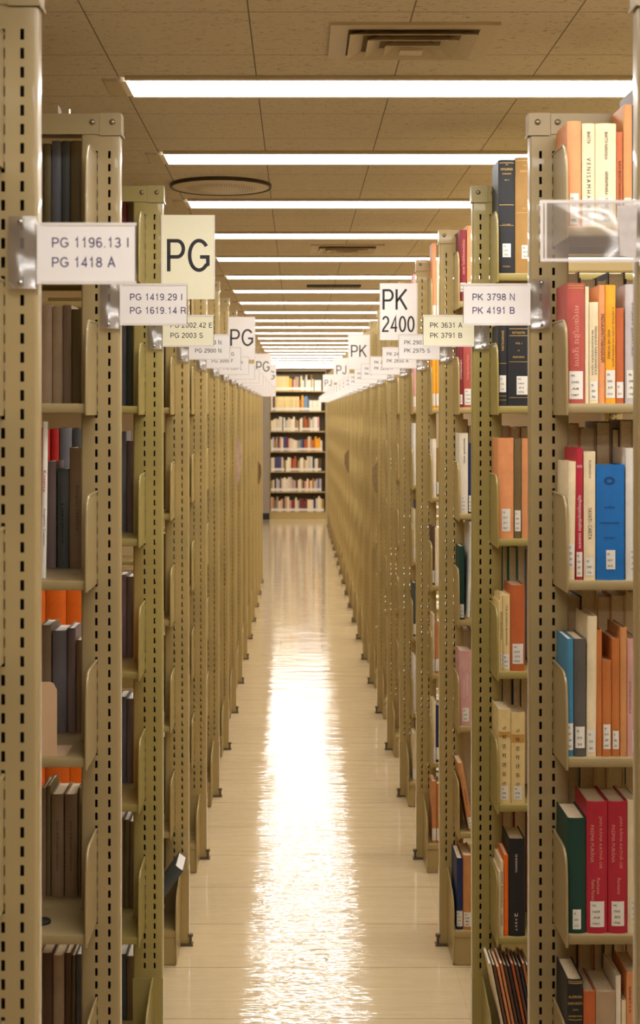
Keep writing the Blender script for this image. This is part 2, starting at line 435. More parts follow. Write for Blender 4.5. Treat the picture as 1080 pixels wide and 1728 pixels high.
# ---------------------------------------------------------------- shelving ranges
def arc(cx, cy, r, a0, a1, n):
    return [(cx + r * math.cos(math.radians(a0 + (a1 - a0) * i / n)), cy + r * math.sin(math.radians(a0 + (a1 - a0) * i / n))) for i in range(n + 1)]
SLOT_U = (0.0205, 0.046); SLOT_W, SLOT_H = 0.0052, 0.0145
SLOT_Z = [2.2087 - 0.0254 * i for i in range(77)]
def post_mesh(mat):
    b = MB(); r = 0.005; W_, D_ = POST_W, POST_D
    us = [r]
    for u in SLOT_U: us += [u - SLOT_W / 2, u + SLOT_W / 2]
    us.append(W_ - r)
    zs = [0.0]
    for z in reversed(SLOT_Z): zs += [z - SLOT_H / 2, z + SLOT_H / 2]
    zs.append(POST_H)
    for y in (0.0, D_):
        t = 0.0016 if y == 0 else -0.0016      # thickness of the sheet round each slot
        for i in range(len(us) - 1):
            for j in range(len(zs) - 1):
                a, c, z0, z1 = us[i], us[i + 1], zs[j], zs[j + 1]
                if i in (1, 3) and j % 2 == 1:
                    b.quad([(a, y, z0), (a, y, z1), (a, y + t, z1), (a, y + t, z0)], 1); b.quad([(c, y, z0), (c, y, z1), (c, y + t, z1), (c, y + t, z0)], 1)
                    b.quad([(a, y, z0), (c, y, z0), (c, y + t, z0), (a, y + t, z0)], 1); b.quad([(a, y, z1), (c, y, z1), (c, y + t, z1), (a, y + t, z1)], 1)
                else: b.quad([(a, y, z0), (c, y, z0), (c, y, z1), (a, y, z1)])
    for (a, c) in ((r, us[1] - .0003), (us[2] + .0003, us[3] - .0003), (us[4] + .0003, W_ - r)):   # dark sheets inside the channel paint in the shade behind the slots
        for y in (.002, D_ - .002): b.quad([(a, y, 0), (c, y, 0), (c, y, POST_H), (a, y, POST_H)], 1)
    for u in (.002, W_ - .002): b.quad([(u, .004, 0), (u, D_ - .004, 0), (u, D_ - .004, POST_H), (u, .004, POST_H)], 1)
    out = arc(r, r, r, 270, 180, 4) + arc(r, D_ - r, r, 180, 90, 4)
    out2 = arc(W_ - r, D_ - r, r, 90, 0, 4) + arc(W_ - r, r, r, 0, -90, 4)
    for o_ in (out, out2):
        for i in range(len(o_) - 1):
            p, q = o_[i], o_[i + 1]
            for j in range(len(zs) - 1): b.quad([(*p, zs[j]), (*q, zs[j]), (*q, zs[j + 1]), (*p, zs[j + 1])])
    return b, mat
def lips(y_front, y_back, z, drop, u0, u1, b):
    s = 1 if y_back > y_front else -1
    yf, yb = y_front, y_back
    r = 0.003
    pr = [(yf + s * r, z), (yb, z), (yb, z - drop + .002), (yb - s * .002, z - drop + .002), (yb - s * .002, z - .0025), (yf + s * .0025, z - .0025),
          (yf + s * .0025, z - drop + .0022), (yf + s * .012, z - drop + .0022), (yf + s * .012, z - drop), (yf + s * r, z - drop),
          (yf + s * r * .3, z - drop + r * .3), (yf, z - drop + r), (yf, z - r), (yf + s * r * .3, z - r * .3)]
    b.prism(pr, 'x', u0, u1)
SH0, SH1 = BU + 0.0025, 0.950
BUB = 0.026
def bracket_mesh(front=True, base=False):
    b = MB(); s = -1 if front else 1; y0 = 0.0 if front else POST_D
    if base:
        prof = [(0.0, 0.004), (0.165, 0.004), (0.172, 0.012)] + [(0.172, 0.135)] + arc(0.102, 0.150, 0.070, 0, 90, 8)[1:] + [(0.06, 0.235), (0.0, 0.246)]
        rim = prof[2:]
    else:
        prof = [(0.0005, -0.022), (FRONT + .002, -0.022), (FRONT + .004, -0.012), (FRONT, 0.10)] + arc(FRONT - 0.036, 0.124, 0.032, 0, 90, 7) + [(0.0005, 0.158)]
        rim = prof[1:]
    prof = [(y0 + s * p[0], p[1]) for p in prof]
    bu = BUB if base else BU
    b.prism(prof, 'x', bu - 0.0012, bu + 0.0012)
    b.tube([(bu, y0 + s * p[0], p[1]) for p in rim], 0.0028, 8)
    return b
PIECES = {}
def pieces(variant, side):
    key = (variant, side)
    if key in PIECES: return PIECES[key]
    m = PAINT[variant]; d = {}
    b, _ = post_mesh(m); d['post'] = b.mesh('upright_post', [m, M((34, 28, 20), 0.8, 'slot_shade')], True, side)
    b = MB(); b.prism([(-0.0026, -0.0026), (0.0395, -0.0026), (0.0395, POST_D + .0026), (-0.0026, POST_D + .0026)], 'z', POST_H - 0.041, POST_H + 0.001)
    b.prism([(-0.0045, -0.0042), (0.0395, -0.0042), (0.0395, -0.0026), (-0.0026, -0.0026), (-0.0026, POST_D + .0026), (-0.0045, POST_D + .0042)], 'z', POST_H - 0.043, POST_H - 0.039)
    d['cap'] = b.mesh('end_cap', m, False, side)
    b = MB(); b.box(0.0403, 0.9144, -0.0022, POST_D + .0022, POST_H - 0.0405, POST_H)
    d['beam'] = b.mesh('top_beam', m, False, side)
    b = MB()
    prof = [(0.0001, 0.0), (0.0058, 0.0), (0.0058, -0.0016), (0.0042, -0.0034), (0.0018, -0.0042), (0.0001, -0.0042)]
    b.lathe([(0.0060, 0), (0.0060, -0.0012), (0.0046, -0.0034), (0.0022, -0.0046), (0.0002, -0.0048)], (0, 0, 0), 'y', 14)
    d['screw'] = b.mesh('screw', M((150, 138, 118), 0.3, 'screw_head', metal=0.7), True, side)
    b = MB(); lips(-FRONT, -0.0012, 0, 0.0185, SH0, SH1, b); b.box(POST_W + .0012, 0.9144 - .001, -0.0012, 0.0172, -0.0025, 0)
    d['fshelf'] = b.mesh('shelf', m, True, side)
    b = MB(); lips(POST_D + FRONT, POST_D + 0.0012, 0, 0.0185, SH0, SH1, b); b.box(POST_W + .0012, 0.9144 - .001, 0.0178, POST_D + .0012, -0.0025, 0)
    d['bshelf'] = b.mesh('shelf', m, True, side)
    b = MB(); lips(-0.170, -0.0012, BASE_Z, 0.022, BUB + .0025, SH1, b); b.box(BUB + .0025, SH1, -0.168, -0.166, 0.002, BASE_Z - .0225)
    d['fbase'] = b.mesh('base_shelf', m, True, side)
    b = MB(); lips(POST_D + .170, POST_D + 0.0012, BASE_Z, 0.022, BUB + .0025, SH1, b); b.box(BUB + .0025, SH1, POST_D + .166, POST_D + .168, 0.002, BASE_Z - .0225)
    d['bbase'] = b.mesh('base_shelf', m, True, side)
    for nm, fr, ba in (('fbr', 1, 0), ('bbr', 0, 0), ('fbb', 1, 1), ('bbb', 0, 1)):
        d[nm] = bracket_mesh(fr, ba).mesh('end_bracket', m, True, side)
    b = MB(); b.box(-0.001, POST_W + .001, -0.001, POST_D + .001, 0.006, 0.245); d['sleeve'] = b.mesh('base_sleeve', m, False, side)
    b = MB(); b.box(-0.014, 0.030, -0.012, 0.020, 0.0, 0.005); b.lathe([(0.0045, 0.005), (0.0045, 0.03), (0.008, 0.03), (0.008, 0.038), (0.0005, 0.038)], (-0.006, -0.004, 0), 'z', 10)
    d['foot'] = b.mesh('levelling_foot', M((92, 76, 54), 0.5, 'foot_steel'), False, side)
    PIECES[key] = d
    return d
SIGNED = {}
def shelving(side, k, label, full):
    sx = 1 if side == 'R' else -1
    variant = 1 if k == 2 else (0 if k < 2 else 2)
    d = pieces(variant, sx)
    e = bpy.data.objects.new('shelving_unit', None); COL.objects.link(e)
    e.location = (x_right(k) if side == 'R' else XL, yk(k), 0)
    tag(e, label, 'bookshelf', 'shelving ranges on the %s of the aisle' % ('right' if side == 'R' else 'left'))
    obj('upright_post', d['post'], e)
    c = obj('end_cap', d['cap'], e); obj('screw', d['screw'], c, (sx * .0145, -.0026, 2.272))
    t = obj('top_beam', d['beam'], e); obj('screw', d['screw'], t, (sx * .0535, -.0022, 2.272))
    obj('base_sleeve', d['sleeve'], e); obj('levelling_foot', d['foot'], e)
    for i, z in enumerate(SHELF_Z):
        if full < 1 and k > 9: break
        obj('shelf', d['fshelf'], e, (0, 0, z))
    for z in SHELF_Z: obj('end_bracket', d['fbr'], e, (0, 0, z))
    obj('base_shelf', d['fbase'], e); obj('base_bracket', d['fbb'], e)
    if full >= 1:
        obj('base_shelf', d['bbase'], e); obj('base_bracket', d['bbb'], e)
        for z in SHELF_Z:
            obj('shelf', d['bshelf'], e, (0, 0, z)); obj('end_bracket', d['bbr'], e, (0, 0, z))
        obj('upright_post', d['post'], e, (sx * (0.9144), 0, 0))
        for z in SHELF_Z:
            o = obj('end_bracket', d['fbr'], e, (sx * (0.9055), 0, z))
    return e
LSIGN = ['carrying the PG 1196.13 sign', 'carrying the PG 1419.29 sign', 'yellow-green, carrying the large PG sign nearest the camera', 'carrying the PG 2900 N sign', 'carrying the PG 3095 F sign', 'carrying the PG 3337 L sign']
RSIGN = ['carrying the empty clear sign holder', 'carrying the PK 3798 N sign', 'yellow-green, carrying the PK 3631 A sign', 'carrying the PK 2975 S sign', 'carrying the tall PK 2400 sign', 'carrying the PK 2200 R sign']
for k in range(15):
    extra = LSIGN[k] if k < 6 else 'slotted end post, %s back from the camera' % ORD[k]
    shelving('L', k, ('beige metal shelving range on the left, ' if k != 2 else 'metal shelving range on the left, ') + extra, 1 if k <= 5 else 0)
for k in range(23):
    extra = RSIGN[k] if k < 6 else 'slotted end post, %s back from the camera' % ORD[k]
    shelving('R', k, ('beige metal shelving range on the right, ' if k != 2 else 'metal shelving range on the right, ') + extra, 1 if k <= 5 else 0)

# ---------------------------------------------------------------- range signs
Z1, Z0 = CAM_H + 0.254, CAM_H + 0.172
def label_holder(side, k, lines, label, paper=PAPER, ink=INK, empty=False, tilt=0.0, dz=0.0):
    sx = 1 if side == 'R' else -1
    e = bpy.data.objects.new('sign_holder', None); COL.objects.link(e)
    e.location = (XR if side == 'R' else XL, yk(k) - 0.0042, dz); e.rotation_euler = (0, 0, tilt)
    tag(e, label, 'sign', 'range signs on the %s' % ('right' if side == 'R' else 'left'))
    # sx*u: u > 0 goes over the post, u < 0 out into the aisle
    b = MB(); nseg = 8
    for i in range(nseg):
        u0 = 0.038 - 0.038 * i / nseg; u1 = 0.038 - 0.038 * (i + 1) / nseg
        f = lambda u: -0.0045 * math.sin(PI * min(max(u / 0.038, 0), 1)) - 0.0004
        b.quad([(u0, f(u0), Z0 - .006), (u1, f(u1), Z0 - .006), (u1, f(u1), Z1 + .009), (u0, f(u0), Z1 + .009)])
        b.quad([(u0, f(u0) - .001, Z0 - .006), (u1, f(u1) - .001, Z0 - .006), (u1, f(u1) - .001, Z1 + .009), (u0, f(u0) - .001, Z1 + .009)])
    tab = obj('mounting_tab', b.mesh('mounting_tab', CLEAR, True, sx), e)
    for z in (Z0 + 0.002, Z1 + 0.001):
        b = MB(); b.lathe([(0.0035, 0), (0.0032, -0.0018), (0.0015, -0.003), (0.0002, -0.0032)], (0, 0, 0), 'y', 10)
        obj('rivet', b.mesh('rivet', STEEL, True), tab, (sx * 0.0215, -0.0052, z))
    W = 0.133
    b = MB(); b.box(-W, 0.0, -0.0052, -0.0040, Z0, Z1)
    sl = obj('plastic_sleeve', b.mesh('plastic_sleeve', CLEAR, False, sx), e)
    bits = [(-W, -0.006, *sorted((zz, zz + s2 * 0.0042))) for zz, s2 in ((Z0, 1), (Z1, -1))]
    if empty: bits += [(-W, -W + .004, Z0 + .0043, Z1 - .0043), (-W + .006, -W + .0085, Z0 + .0043, Z1 - .0043)]
    for (u0, u1, z0, z1) in bits:
        b = MB(); b.box(u0, u1, -0.0066, -0.0053, z0, z1); obj('sleeve_edge', b.mesh('sleeve_edge', EDGEP, False, sx), sl)
    if empty:
        b = MB(); b.quad([(-.027, -.0062, Z0 + .008), (-.006, -.0062, Z0 + .004), (-.004, -.0062, Z1 - .006), (-.030, -.0062, Z1 - .008)])
        b.quad([(-.027, -.0060, Z0 + .008), (-.006, -.0060, Z0 + .004), (-.004, -.0060, Z1 - .006), (-.030, -.0060, Z1 - .008)])
        tp = obj('tape_strip', b.mesh('tape_strip', M((206, 196, 190), 0.25, 'tape', 0.1), False, sx), sl)
        return e
    b = MB(); b.box(-W + .002, -.001, -0.0059, -0.0053, Z0 + .0005, Z1 - .0005)
    cd = obj('card', b.mesh('card', paper, False, sx), e)
    ctr = sx * (-W / 2 - 0.001)
    left = ctr - 0.0465
    for i, ln in enumerate(lines):
        if not ln: continue
        wid = 0.0135 * (sum(GLYPHS[c][0] for c in ln) + .10 * (len(ln) - 1))
        o = obj('lettering', sign_text(ln, wid, 0.0128, ink), cd, (left + wid / 2, -0.00605, Z1 - 0.0265 - 0.0262 * i))
    return e
label_holder('L', 0, ['PG 1196.13 I', 'PG 1418 A'], 'white card reading PG 1196.13 I, PG 1418 A in a clear holder, nearest left', ink=PURPLE_INK, tilt=0.01)
label_holder('L', 1, ['PG 1419.29 I', 'PG 1619.14 R'], 'white card reading PG 1419.29 I, PG 1619.14 R in a clear wrinkled holder', ink=PURPLE_INK)
label_holder('L', 2, ['PG 2002.42 E', 'PG 2003 S'], 'cream card reading PG 2003 S in a clear holder below the big PG sign', paper=CREAM_PAPER)
label_holder('L', 3, ['PG 2003 N', 'PG 2900 N'], 'white card reading PG 2900 N, partly behind the cream PG 2003 S card')
label_holder('L', 4, ['PG 2901 G', 'PG 3095 F'], 'white card reading PG 3095 F, behind the PG 2900 N card')
label_holder('L', 5, ['PG 3096 N', 'PG 3337 L'], 'white card reading PG 3337 L, behind the PG 3095 F card')
for k in range(6, 15):
    label_holder('L', k, ['PG', 'PG'], 'small white range card on the left row, %s back from the camera' % ORD[k])
label_holder('R', 0, [], 'empty clear plastic sign holder at the right edge, nearest the camera', empty=True, dz=0.03)
label_holder('R', 1, ['PK 3798 N', 'PK 4191 B'], 'white card reading PK 3798 N, PK 4191 B in a clear holder', ink=PURPLE_INK)
label_holder('R', 2, ['PK 3631 A', 'PK 3791 B'], 'cream card reading PK 3631 A, PK 3791 B behind the PK 3798 card', paper=CREAM_PAPER)
label_holder('R', 3, ['PK 2907', 'PK 2975 S'], 'white card reading PK 2907, PK 2975 S behind the cream PK 3631 card')
label_holder('R', 4, ['PK 240', 'PK 2650 A'], 'white card reading PK 2650 A below the tall PK 2400 sign')
label_holder('R', 5, ['PK 2', 'PK 2200 R'], 'white card reading PK 2200 R behind the PK 2650 A card')
for k in range(6, 23):
    label_holder('R', k, ['PK 2', 'PK 2'] if k < 10 else ['PJ', 'PJ'], 'small white range card on the right row, %s back from the camera' % ORD[k])

def subject_sign(side, k, rows, label, paper=PAPER, tilt=0.0, zt=0.512, h=0.217, wd=0.134):
    sx = 1 if side == 'R' else -1
    e = bpy.data.objects.new('subject_sign', None); COL.objects.link(e)
    e.location = (XR if side == 'R' else XL, yk(k) - 0.003, 0); e.rotation_euler = (0, 0, tilt)
    tag(e, label, 'sign')
    z1 = CAM_H + zt; z0 = z1 - h
    b = MB(); b.box(-wd, 0.004, -0.0022, -0.0006, z0, z1); cd = obj('card', b.mesh('card', paper, False, sx), e)
    for (u0, u1) in ((-wd - .001, -wd + .002), (0.0, .003)):
        b = MB(); b.box(u0, u1, -0.0034, -0.0023, z0, z1); obj('edge_strip', b.mesh('edge_strip', EDGEP, False, sx), e)
    for (s, w_, hh, cx, cz) in rows:
        obj('lettering', sign_text(s, w_, hh, INK, .112), cd, (sx * (-wd / 2) + cx, -0.0025, CAM_H + cz))
subject_sign('L', 2, [('PG', 0.110, 0.083, 0.0, 0.408)], 'large cream sign reading PG on the yellow-green post at left', CREAM_PAPER, 0.03)
subject_sign('L', 6, [('PG', 0.117, 0.084, 0.0, 0.385)], 'second large PG sign on the left, white, above the PG 3095 F card', zt=0.49)
subject_sign('L', 11, [('PG', 0.110, 0.084, 0.0, 0.385)], 'third large PG sign on the left, small with distance', zt=0.49)
subject_sign('L', 14, [('PG', 0.110, 0.084, 0.0, 0.385)], 'farthest large PG sign on the left, its P hidden', zt=0.49)
subject_sign('R', 4, [('PK', 0.096, 0.078, -0.012, 0.436), ('2400', 0.124, 0.060, 0.001, 0.342)], 'tall white sign reading PK 2400 on the right', zt=0.498, wd=0.140)
subject_sign('R', 8, [('PK', 0.100, 0.075, 0.0, 0.395)], 'large white sign reading PK, without a number, on the right', zt=0.497)
subject_sign('R', 12, [('PJ', 0.090, 0.078, 0.0, 0.385)], 'large white PJ sign on the right, nearer of two', zt=0.49)
subject_sign('R', 18, [('PJ', 0.090, 0.078, 0.0, 0.385)], 'farthest large PJ sign on the right, beside the end bookcase', zt=0.49)

# booklet hanging from an end post; the brown shapes are added in place of shadows
def booklet_or_shadow(side, k, z, h, d, label, rgb):
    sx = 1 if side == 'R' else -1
    e = bpy.data.objects.new('booklet_or_shadow_shape', None); COL.objects.link(e)
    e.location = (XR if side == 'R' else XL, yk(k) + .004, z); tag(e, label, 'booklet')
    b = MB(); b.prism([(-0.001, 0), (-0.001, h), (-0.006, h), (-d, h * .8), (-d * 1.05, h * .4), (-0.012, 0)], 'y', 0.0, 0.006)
    obj('cover', b.mesh('cover', M(rgb, 0.5, 'booklet_or_shadow_tone', 0.2, 30), False, sx), e)
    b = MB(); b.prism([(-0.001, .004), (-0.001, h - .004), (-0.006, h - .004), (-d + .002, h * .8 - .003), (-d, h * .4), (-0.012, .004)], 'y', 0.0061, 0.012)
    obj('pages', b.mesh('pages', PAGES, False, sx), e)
booklet_or_shadow('L', 7, CAM_H - .40, 0.27, 0.030, 'printed pale booklet hanging from the side of a left-hand post', (190, 160, 140))
booklet_or_shadow('L', 12, CAM_H - .62, 0.20, 0.030, 'small brown shape standing in for a shadow on a distant left-hand post', (110, 84, 50))
booklet_or_shadow('R', 7, CAM_H - .45, 0.17, 0.030, 'dark brown shape standing in for a shadow on a right-hand post', (140, 114, 78))
booklet_or_shadow('R', 12, CAM_H - .52, 0.20, 0.040, 'small dark shape standing in for a shadow on a distant right-hand post', (120, 94, 58))

# ---------------------------------------------------------------- books
CN = {  # colour codes: sRGB of the cloth, everyday name
 'or': ((226, 150, 96), 'orange-tan'), 'cr': ((232, 212, 172), 'cream'), 'cw': ((232, 220, 196), 'off-white'), 'ro': ((176, 78, 66), 'faded red'),
 'ye': ((240, 164, 30), 'yellow-orange'), 'rs': ((190, 96, 46), 'rust orange'), 'gr': ((196, 186, 186), 'pale grey'), 'cm': ((178, 30, 52), 'crimson'),
 'bl': ((14, 104, 176), 'bright blue'), 'wh': ((226, 218, 206), 'white'), 'tb': ((62, 128, 160), 'teal blue'), 'dg': ((88, 82, 76), 'dark grey'),
 'tn': ((206, 142, 84), 'tan'), 'rb': ((192, 112, 52), 'reddish tan'), 'pk': ((214, 160, 152), 'pink'), 'fg': ((10, 58, 46), 'dark green'),
 'mr': ((132, 30, 42), 'maroon'), 'bk': ((26, 25, 28), 'black'), 'br': ((96, 66, 46), 'brown'), 'gb': ((166, 124, 60), 'golden brown'),
 'ol': ((110, 94, 56), 'olive brown'), 'py': ((228, 202, 140), 'pale yellow'), 'nv': ((24, 40, 88), 'navy blue'), 'og': ((238, 108, 10), 'vivid orange'),
 'rd': ((190, 28, 16), 'red'), 'gy': ((118, 112, 116), 'grey'), 'pg': ((126, 108, 106), 'mauve-grey'), 'sb': ((104, 104, 112), 'slate blue'),
 'bt': ((140, 114, 88), 'brownish grey'), 'lt': ((176, 148, 116), 'dusty tan'), 'pu': ((74, 70, 110), 'dull purple'), 'gn': ((20, 100, 74), 'green'),
 'lb': ((120, 150, 176), 'light blue'), 'dk': ((52, 46, 42), 'dark brown'), 'sl': ((76, 80, 78), 'slate grey')}
def bulge(t, b_): return -b_ * math.sin(PI * min(max(t, 0), 1)) ** 0.7
def curved_patch(mb, x0, x1, w_, bu, z0, z1, off, mi=0, n=6):
    for i in range(n):
        a = x0 + (x1 - x0) * i / n; c = x0 + (x1 - x0) * (i + 1) / n
        ya, yc = bulge(a / w_, bu) - off, bulge(c / w_, bu) - off
        mb.quad([(a, ya, z0), (c, yc, z0), (c, yc, z1), (a, ya, z1)], mi)
def book_cover(w_, h, dep, t, bu, mb, mi=0):
    n = 8
    outer = [(w_ * i / n, bulge(i / n, bu)) for i in range(n + 1)]
    inner = [(t + (w_ - 2 * t) * i / n, bulge(i / n, bu * .8) + t * 1.2) for i in range(n + 1)]
    prof = [(0, dep)] + outer + [(w_, dep), (w_ - t, dep)] + inner[::-1] + [(t, dep)]
    mb.prism(prof, 'z', 0, h, mi)
BOOKN = 0
def book(x, yf, z, w_, h, color, label, group, dep=0.118, lean=0.0, lod=2, lab=None, texts=(), bands=(), pages=PAGES, flip=False, yaw=0.0, pitch=0.0, tape=None):
    """one book standing with its spine towards -y; the root mesh is the binding"""
    rgb, cname = CN[color]
    k = random.uniform(0.94, 1.05); rgb = tuple(min(255, c * k) for c in rgb) if lod < 2 else rgb
    rgb = tuple(round(c / 6) * 6 for c in rgb) if lod < 2 else rgb
    mat = M(rgb, 0.55 if color != 'gr' else 0.35, 'book_cloth', 0.07, 45, bump=0.25 if lod == 2 else 0)
    t = 0.0022 if w_ > 0.014 else 0.0012
    bu = min(0.0045, w_ * 0.16)
    mb = MB(); book_cover(w_, h, dep, t, bu, mb, 0)
    if lod == 0:
        mb.box(t, w_ - t, t * 1.3, dep - .004, .003, h - .003, 1)
        if lab: curved_patch(mb, w_ * .06, w_ * .94, w_, bu, lab[0], lab[0] + lab[1], .0008, 2, 2)
        me = mb.mesh('book', [mat, pages, SLIP], True)
    else: me = mb.mesh('book', mat, True)
    o = obj('book', me, None, (x, yf, z + (w_ * math.sin(lean) if lean > 0 else 0)), (pitch, lean, yaw))
    if flip:
        o.location = (x + w_, yf + dep, z); o.rotation_euler = (0, 0, PI)
    tag(o, label, 'book', group)
    if lod == 0: return o
    b = MB(); b.box(t, w_ - t, t * 1.3, dep - .004, .003, h - .003)
    obj('page_block', b.mesh('page_block', pages), o)
    if lab:
        z0, hh = lab[0], lab[1]; fr = lab[2] if len(lab) > 2 else 0.8
        a, c = w_ * (1 - fr) / 2, w_ * (1 + fr) / 2
        b = MB(); curved_patch(b, a, c, w_, bu, z0, z0 + hh, 0.0005, 0, 6)
        lo = obj('call_number_label', b.mesh('call_number_label', SLIP), o)
        if lod == 2:
            ww = (c - a); n = max(2, min(4, int(hh / .011)))
            for i in range(n):
                s = ['PK', str(random.randint(2900, 4100)), '.' + random.choice('ABKRSV') + str(random.randint(2, 9)), str(random.randint(1950, 1989))][i]
                tw = ww * (0.3 if i == 0 else 0.55)
                obj('lettering', text_mesh(s, tw, min(.0042, hh / n * .45), INK), lo, (a + ww * .12 + tw / 2, bulge(.5, bu) - 0.0009, z0 + hh * (1 - (i + .7) / (n + .3))))
    for (s, cx, cz, length, cap, rot, ink) in texts:
        me_ = text_mesh(s, length, cap, ink)
        obj('spine_title', me_, o, (w_ * cx, bulge(cx, bu) - 0.0007, h * cz), (0, PI / 2 if rot else 0, 0))
    if bands:
        b = MB()
        for (zz, th) in bands: curved_patch(b, w_ * .06, w_ * .94, w_, bu, h * zz, h * zz + th, .0004)
        obj('gilt_band', b.mesh('gilt_band', GOLD), o)
    if tape:
        b = MB(); curved_patch(b, 0.001, w_ - .001, w_, bu, h * tape[0], h * tape[1], .0004)
        obj('tape', b.mesh('tape', M((196, 148, 72), 0.4, 'old_tape', 0.1)), o)
    return o

SHN = ['top', 'second', 'third', 'fourth', 'fifth', 'sixth', 'base']
USED = {}
def unit_name(side, k): return '%s %s-hand range' % (ORD[k], 'right' if side == 'R' else 'left')
def row(side, k, si, setback, specs, dep=0.110, lod=2):
    """specs: left px, right px, top px at the spine plane, colour, options"""
    zsh = SHELF_Z[si] if si < 6 else BASE_Z
    y = yk(k) + setback
    prev = -9
    nxt = SHELF_Z[si - 1] - 0.020 if si > 0 else 9
    for n, sp in enumerate(specs):
        x0, x1, yt, c = sp[:4]; op = dict(sp[4]) if len(sp) > 4 else {}
        yy = y + op.pop('dy', 0)
        X = (x0 - VX) * yy / F; W = (x1 - x0) * yy / F - 0.0006
        lim = (x_right(k) + BU + .0032) if si < 6 else (x_right(k) + BUB + .004)
        if side == 'R' and X < lim: W -= lim - X; X = lim
        if X < prev + 0.0004 and not op.pop('free', False): W -= (prev + .0004 - X); X = prev + .0004
        op.pop('free', None)
        W = max(W, 0.005)
        h = min(CAM_H - (yt - VY) * yy / F - zsh, nxt - zsh - .004)
        h = max(h, 0.08)
        desc = op.pop('desc', None); cn = CN[c][1]
        lb = desc if desc else '%s book, %s in its row on the %s shelf of the %s' % (cn, ORD[n], SHN[si], unit_name(side, k))
        op.setdefault('lod', lod); op.setdefault('dep', dep)
        prev = X + W
        book(X, yy, zsh + 0.0002, W, h, c, lb, 'books on the %s shelf of the %s' % (SHN[si], unit_name(side, k)), **op)
FS = -FRONT + 0.012
B_, G_, P_, W_I = INK, GOLD, M((222, 150, 130), 0.5, 'pink_foil', 0), M((226, 214, 204), 0.5, 'white_foil', 0)
DINK = M((90, 60, 40), .6, 'brown_ink', 0)
BLUEINK = M((8, 48, 96), .6, 'dark_blue_ink', 0)
# right side, second range (largest in the picture)
row('R', 1, 0, FS, [
 (955, 981, 205, 'or', dict(desc='orange-tan book beside the bracket at the top right, taller than its cream neighbour', lab=(.004, .058, .62))),
 (982, 1004, 209, 'cr', dict(desc='cream book titled VENISAMHARA on the top right shelf', texts=[('BHATTA', .5, .86, .022, .006, 1, B_), ('V E N I S A M H A R A', .5, .42, .095, .0075, 1, B_)], lab=(.004, .050, .8))),
 (1004.5, 1040, 209, 'cr', dict(desc='wide cream book titled BHATTA NARAYANA, VENISAMHARA-NATA', texts=[('BHATTA NARAYANA', .5, .78, .052, .006, 1, B_), ('VENISAMHARA - NATA', .52, .36, .068, .006, 1, B_)], lab=(.004, .050, .7))),
 (1040.5, 1051, 223, 'rs', dict(desc='thin orange book titled RAVI BHATTANARAYANA on the top right shelf', texts=[('RAVI BHATTANARAYANA', .5, .45, .085, .005, 1, B_)], lab=(.004, .045, .9))),
 (1052, 1067, 177, 'tn', dict(desc='tall orange-brown book leaning at the right end of the top shelf', lab=(.004, .05, .8), dep=.110)),
 (1068, 1080, 150, 'br', dict(desc='tallest dark brown book at the far right of the top shelf', dep=.110)),
])
row('R', 1, 1, FS, [
 (952, 987, 478, 'ro', dict(desc='thick faded red book with embossed title, right of the bracket below the empty holder', texts=[('मार्कण्डेय पुराण', .5, .56, .115, .014, 1, P_)], bands=[(.955, .0012), (.975, .0012)], lab=(.008, .052, .78))),
 (987.5, 994, 484, 'cr', dict(desc='very thin cream book beside the faded red book')),
 (994.5, 1010, 510, 'cr', dict(desc='short cream book titled MAHAKAVI NARAYANAKAVI', texts=[('MAHAKAVI NARAYANAKAVI', .70, .52, .09, .005, 1, B_), ('SRI RAGHAVENDRA VIJAYA', .30, .50, .085, .005, 1, B_)], lab=(.006, .035, .8))),
 (1010.5, 1021, 481, 'or', dict(desc='pale orange book titled PADUKAPATTABHISEKAM', texts=[('PADUKAPATTABHISEKAM', .6, .55, .09, .0065, 1, B_)])),
 (1021.5, 1039, 481, 'ye', dict(desc='yellow-orange book titled A CRITICAL STUDY ON DHANANJAYA', texts=[('A CRITICAL STUDY ON DHANANJAYA', .72, .56, .112, .0048, 1, B_), ('AND HIS WORKS', .32, .50, .055, .0048, 1, B_)], lab=(.010, .052, .9))),
 (1039.5, 1053, 520, 'rs', dict(desc='short rust orange book beside the yellow-orange book', lab=(.010, .030, .85), dep=.10)),
 (1055, 1080, 480, 'gr', dict(desc='pale grey book with a lettered spine at the right end of the second shelf', texts=[('சாமளா தண்டகம்', .46, .62, .10, .007, 1, B_)], lab=(.010, .052, .8))),
])
row('R', 1, 2, FS, [
 (953, 970, 779, 'cr', dict(desc='cream book leaning slightly at the left of the third shelf, beside the crimson book', lab=(.022, .046, .75), lean=0.012)),
 (971.5, 984, 756, 'cm', dict(desc='crimson book with white lettering between two cream books', texts=[('श्रीमद्वाल्मीकीय रामायण', .5, .44, .10, .008, 1, W_I), ('***', .5, .86, .010, .006, 0, W_I)], lab=(.006, .046, .8))),
 (985, 1005, 762, 'cr', dict(desc='cream book titled YAYATI-CARITA', texts=[('YAYATI - CARITA', .5, .44, .060, .0072, 1, B_), ('RUDRADEVA', .5, .86, .034, .004, 1, B_)], lab=(.008, .034, .72))),
 (1006, 1054, 784, 'bl', dict(desc='thick bright blue book on the right, third shelf', texts=[('◎', .45, .86, .020, .015, 0, BLUEINK), ('कालिदास', .45, .63, .020, .006, 0, BLUEINK), ('------------', .45, .495, .036, .002, 0, BLUEINK), ('ग्रन्थः', .45, .36, .022, .006, 0, BLUEINK)], lab=(.020, .036, .32))),
 (1056, 1080, 756, 'wh', dict(desc='ridged white book right of the bright blue book', texts=[('निबन्धावली', .80, .6, .10, .007, 1, DINK)], lab=(.014, .046, .4))),
])
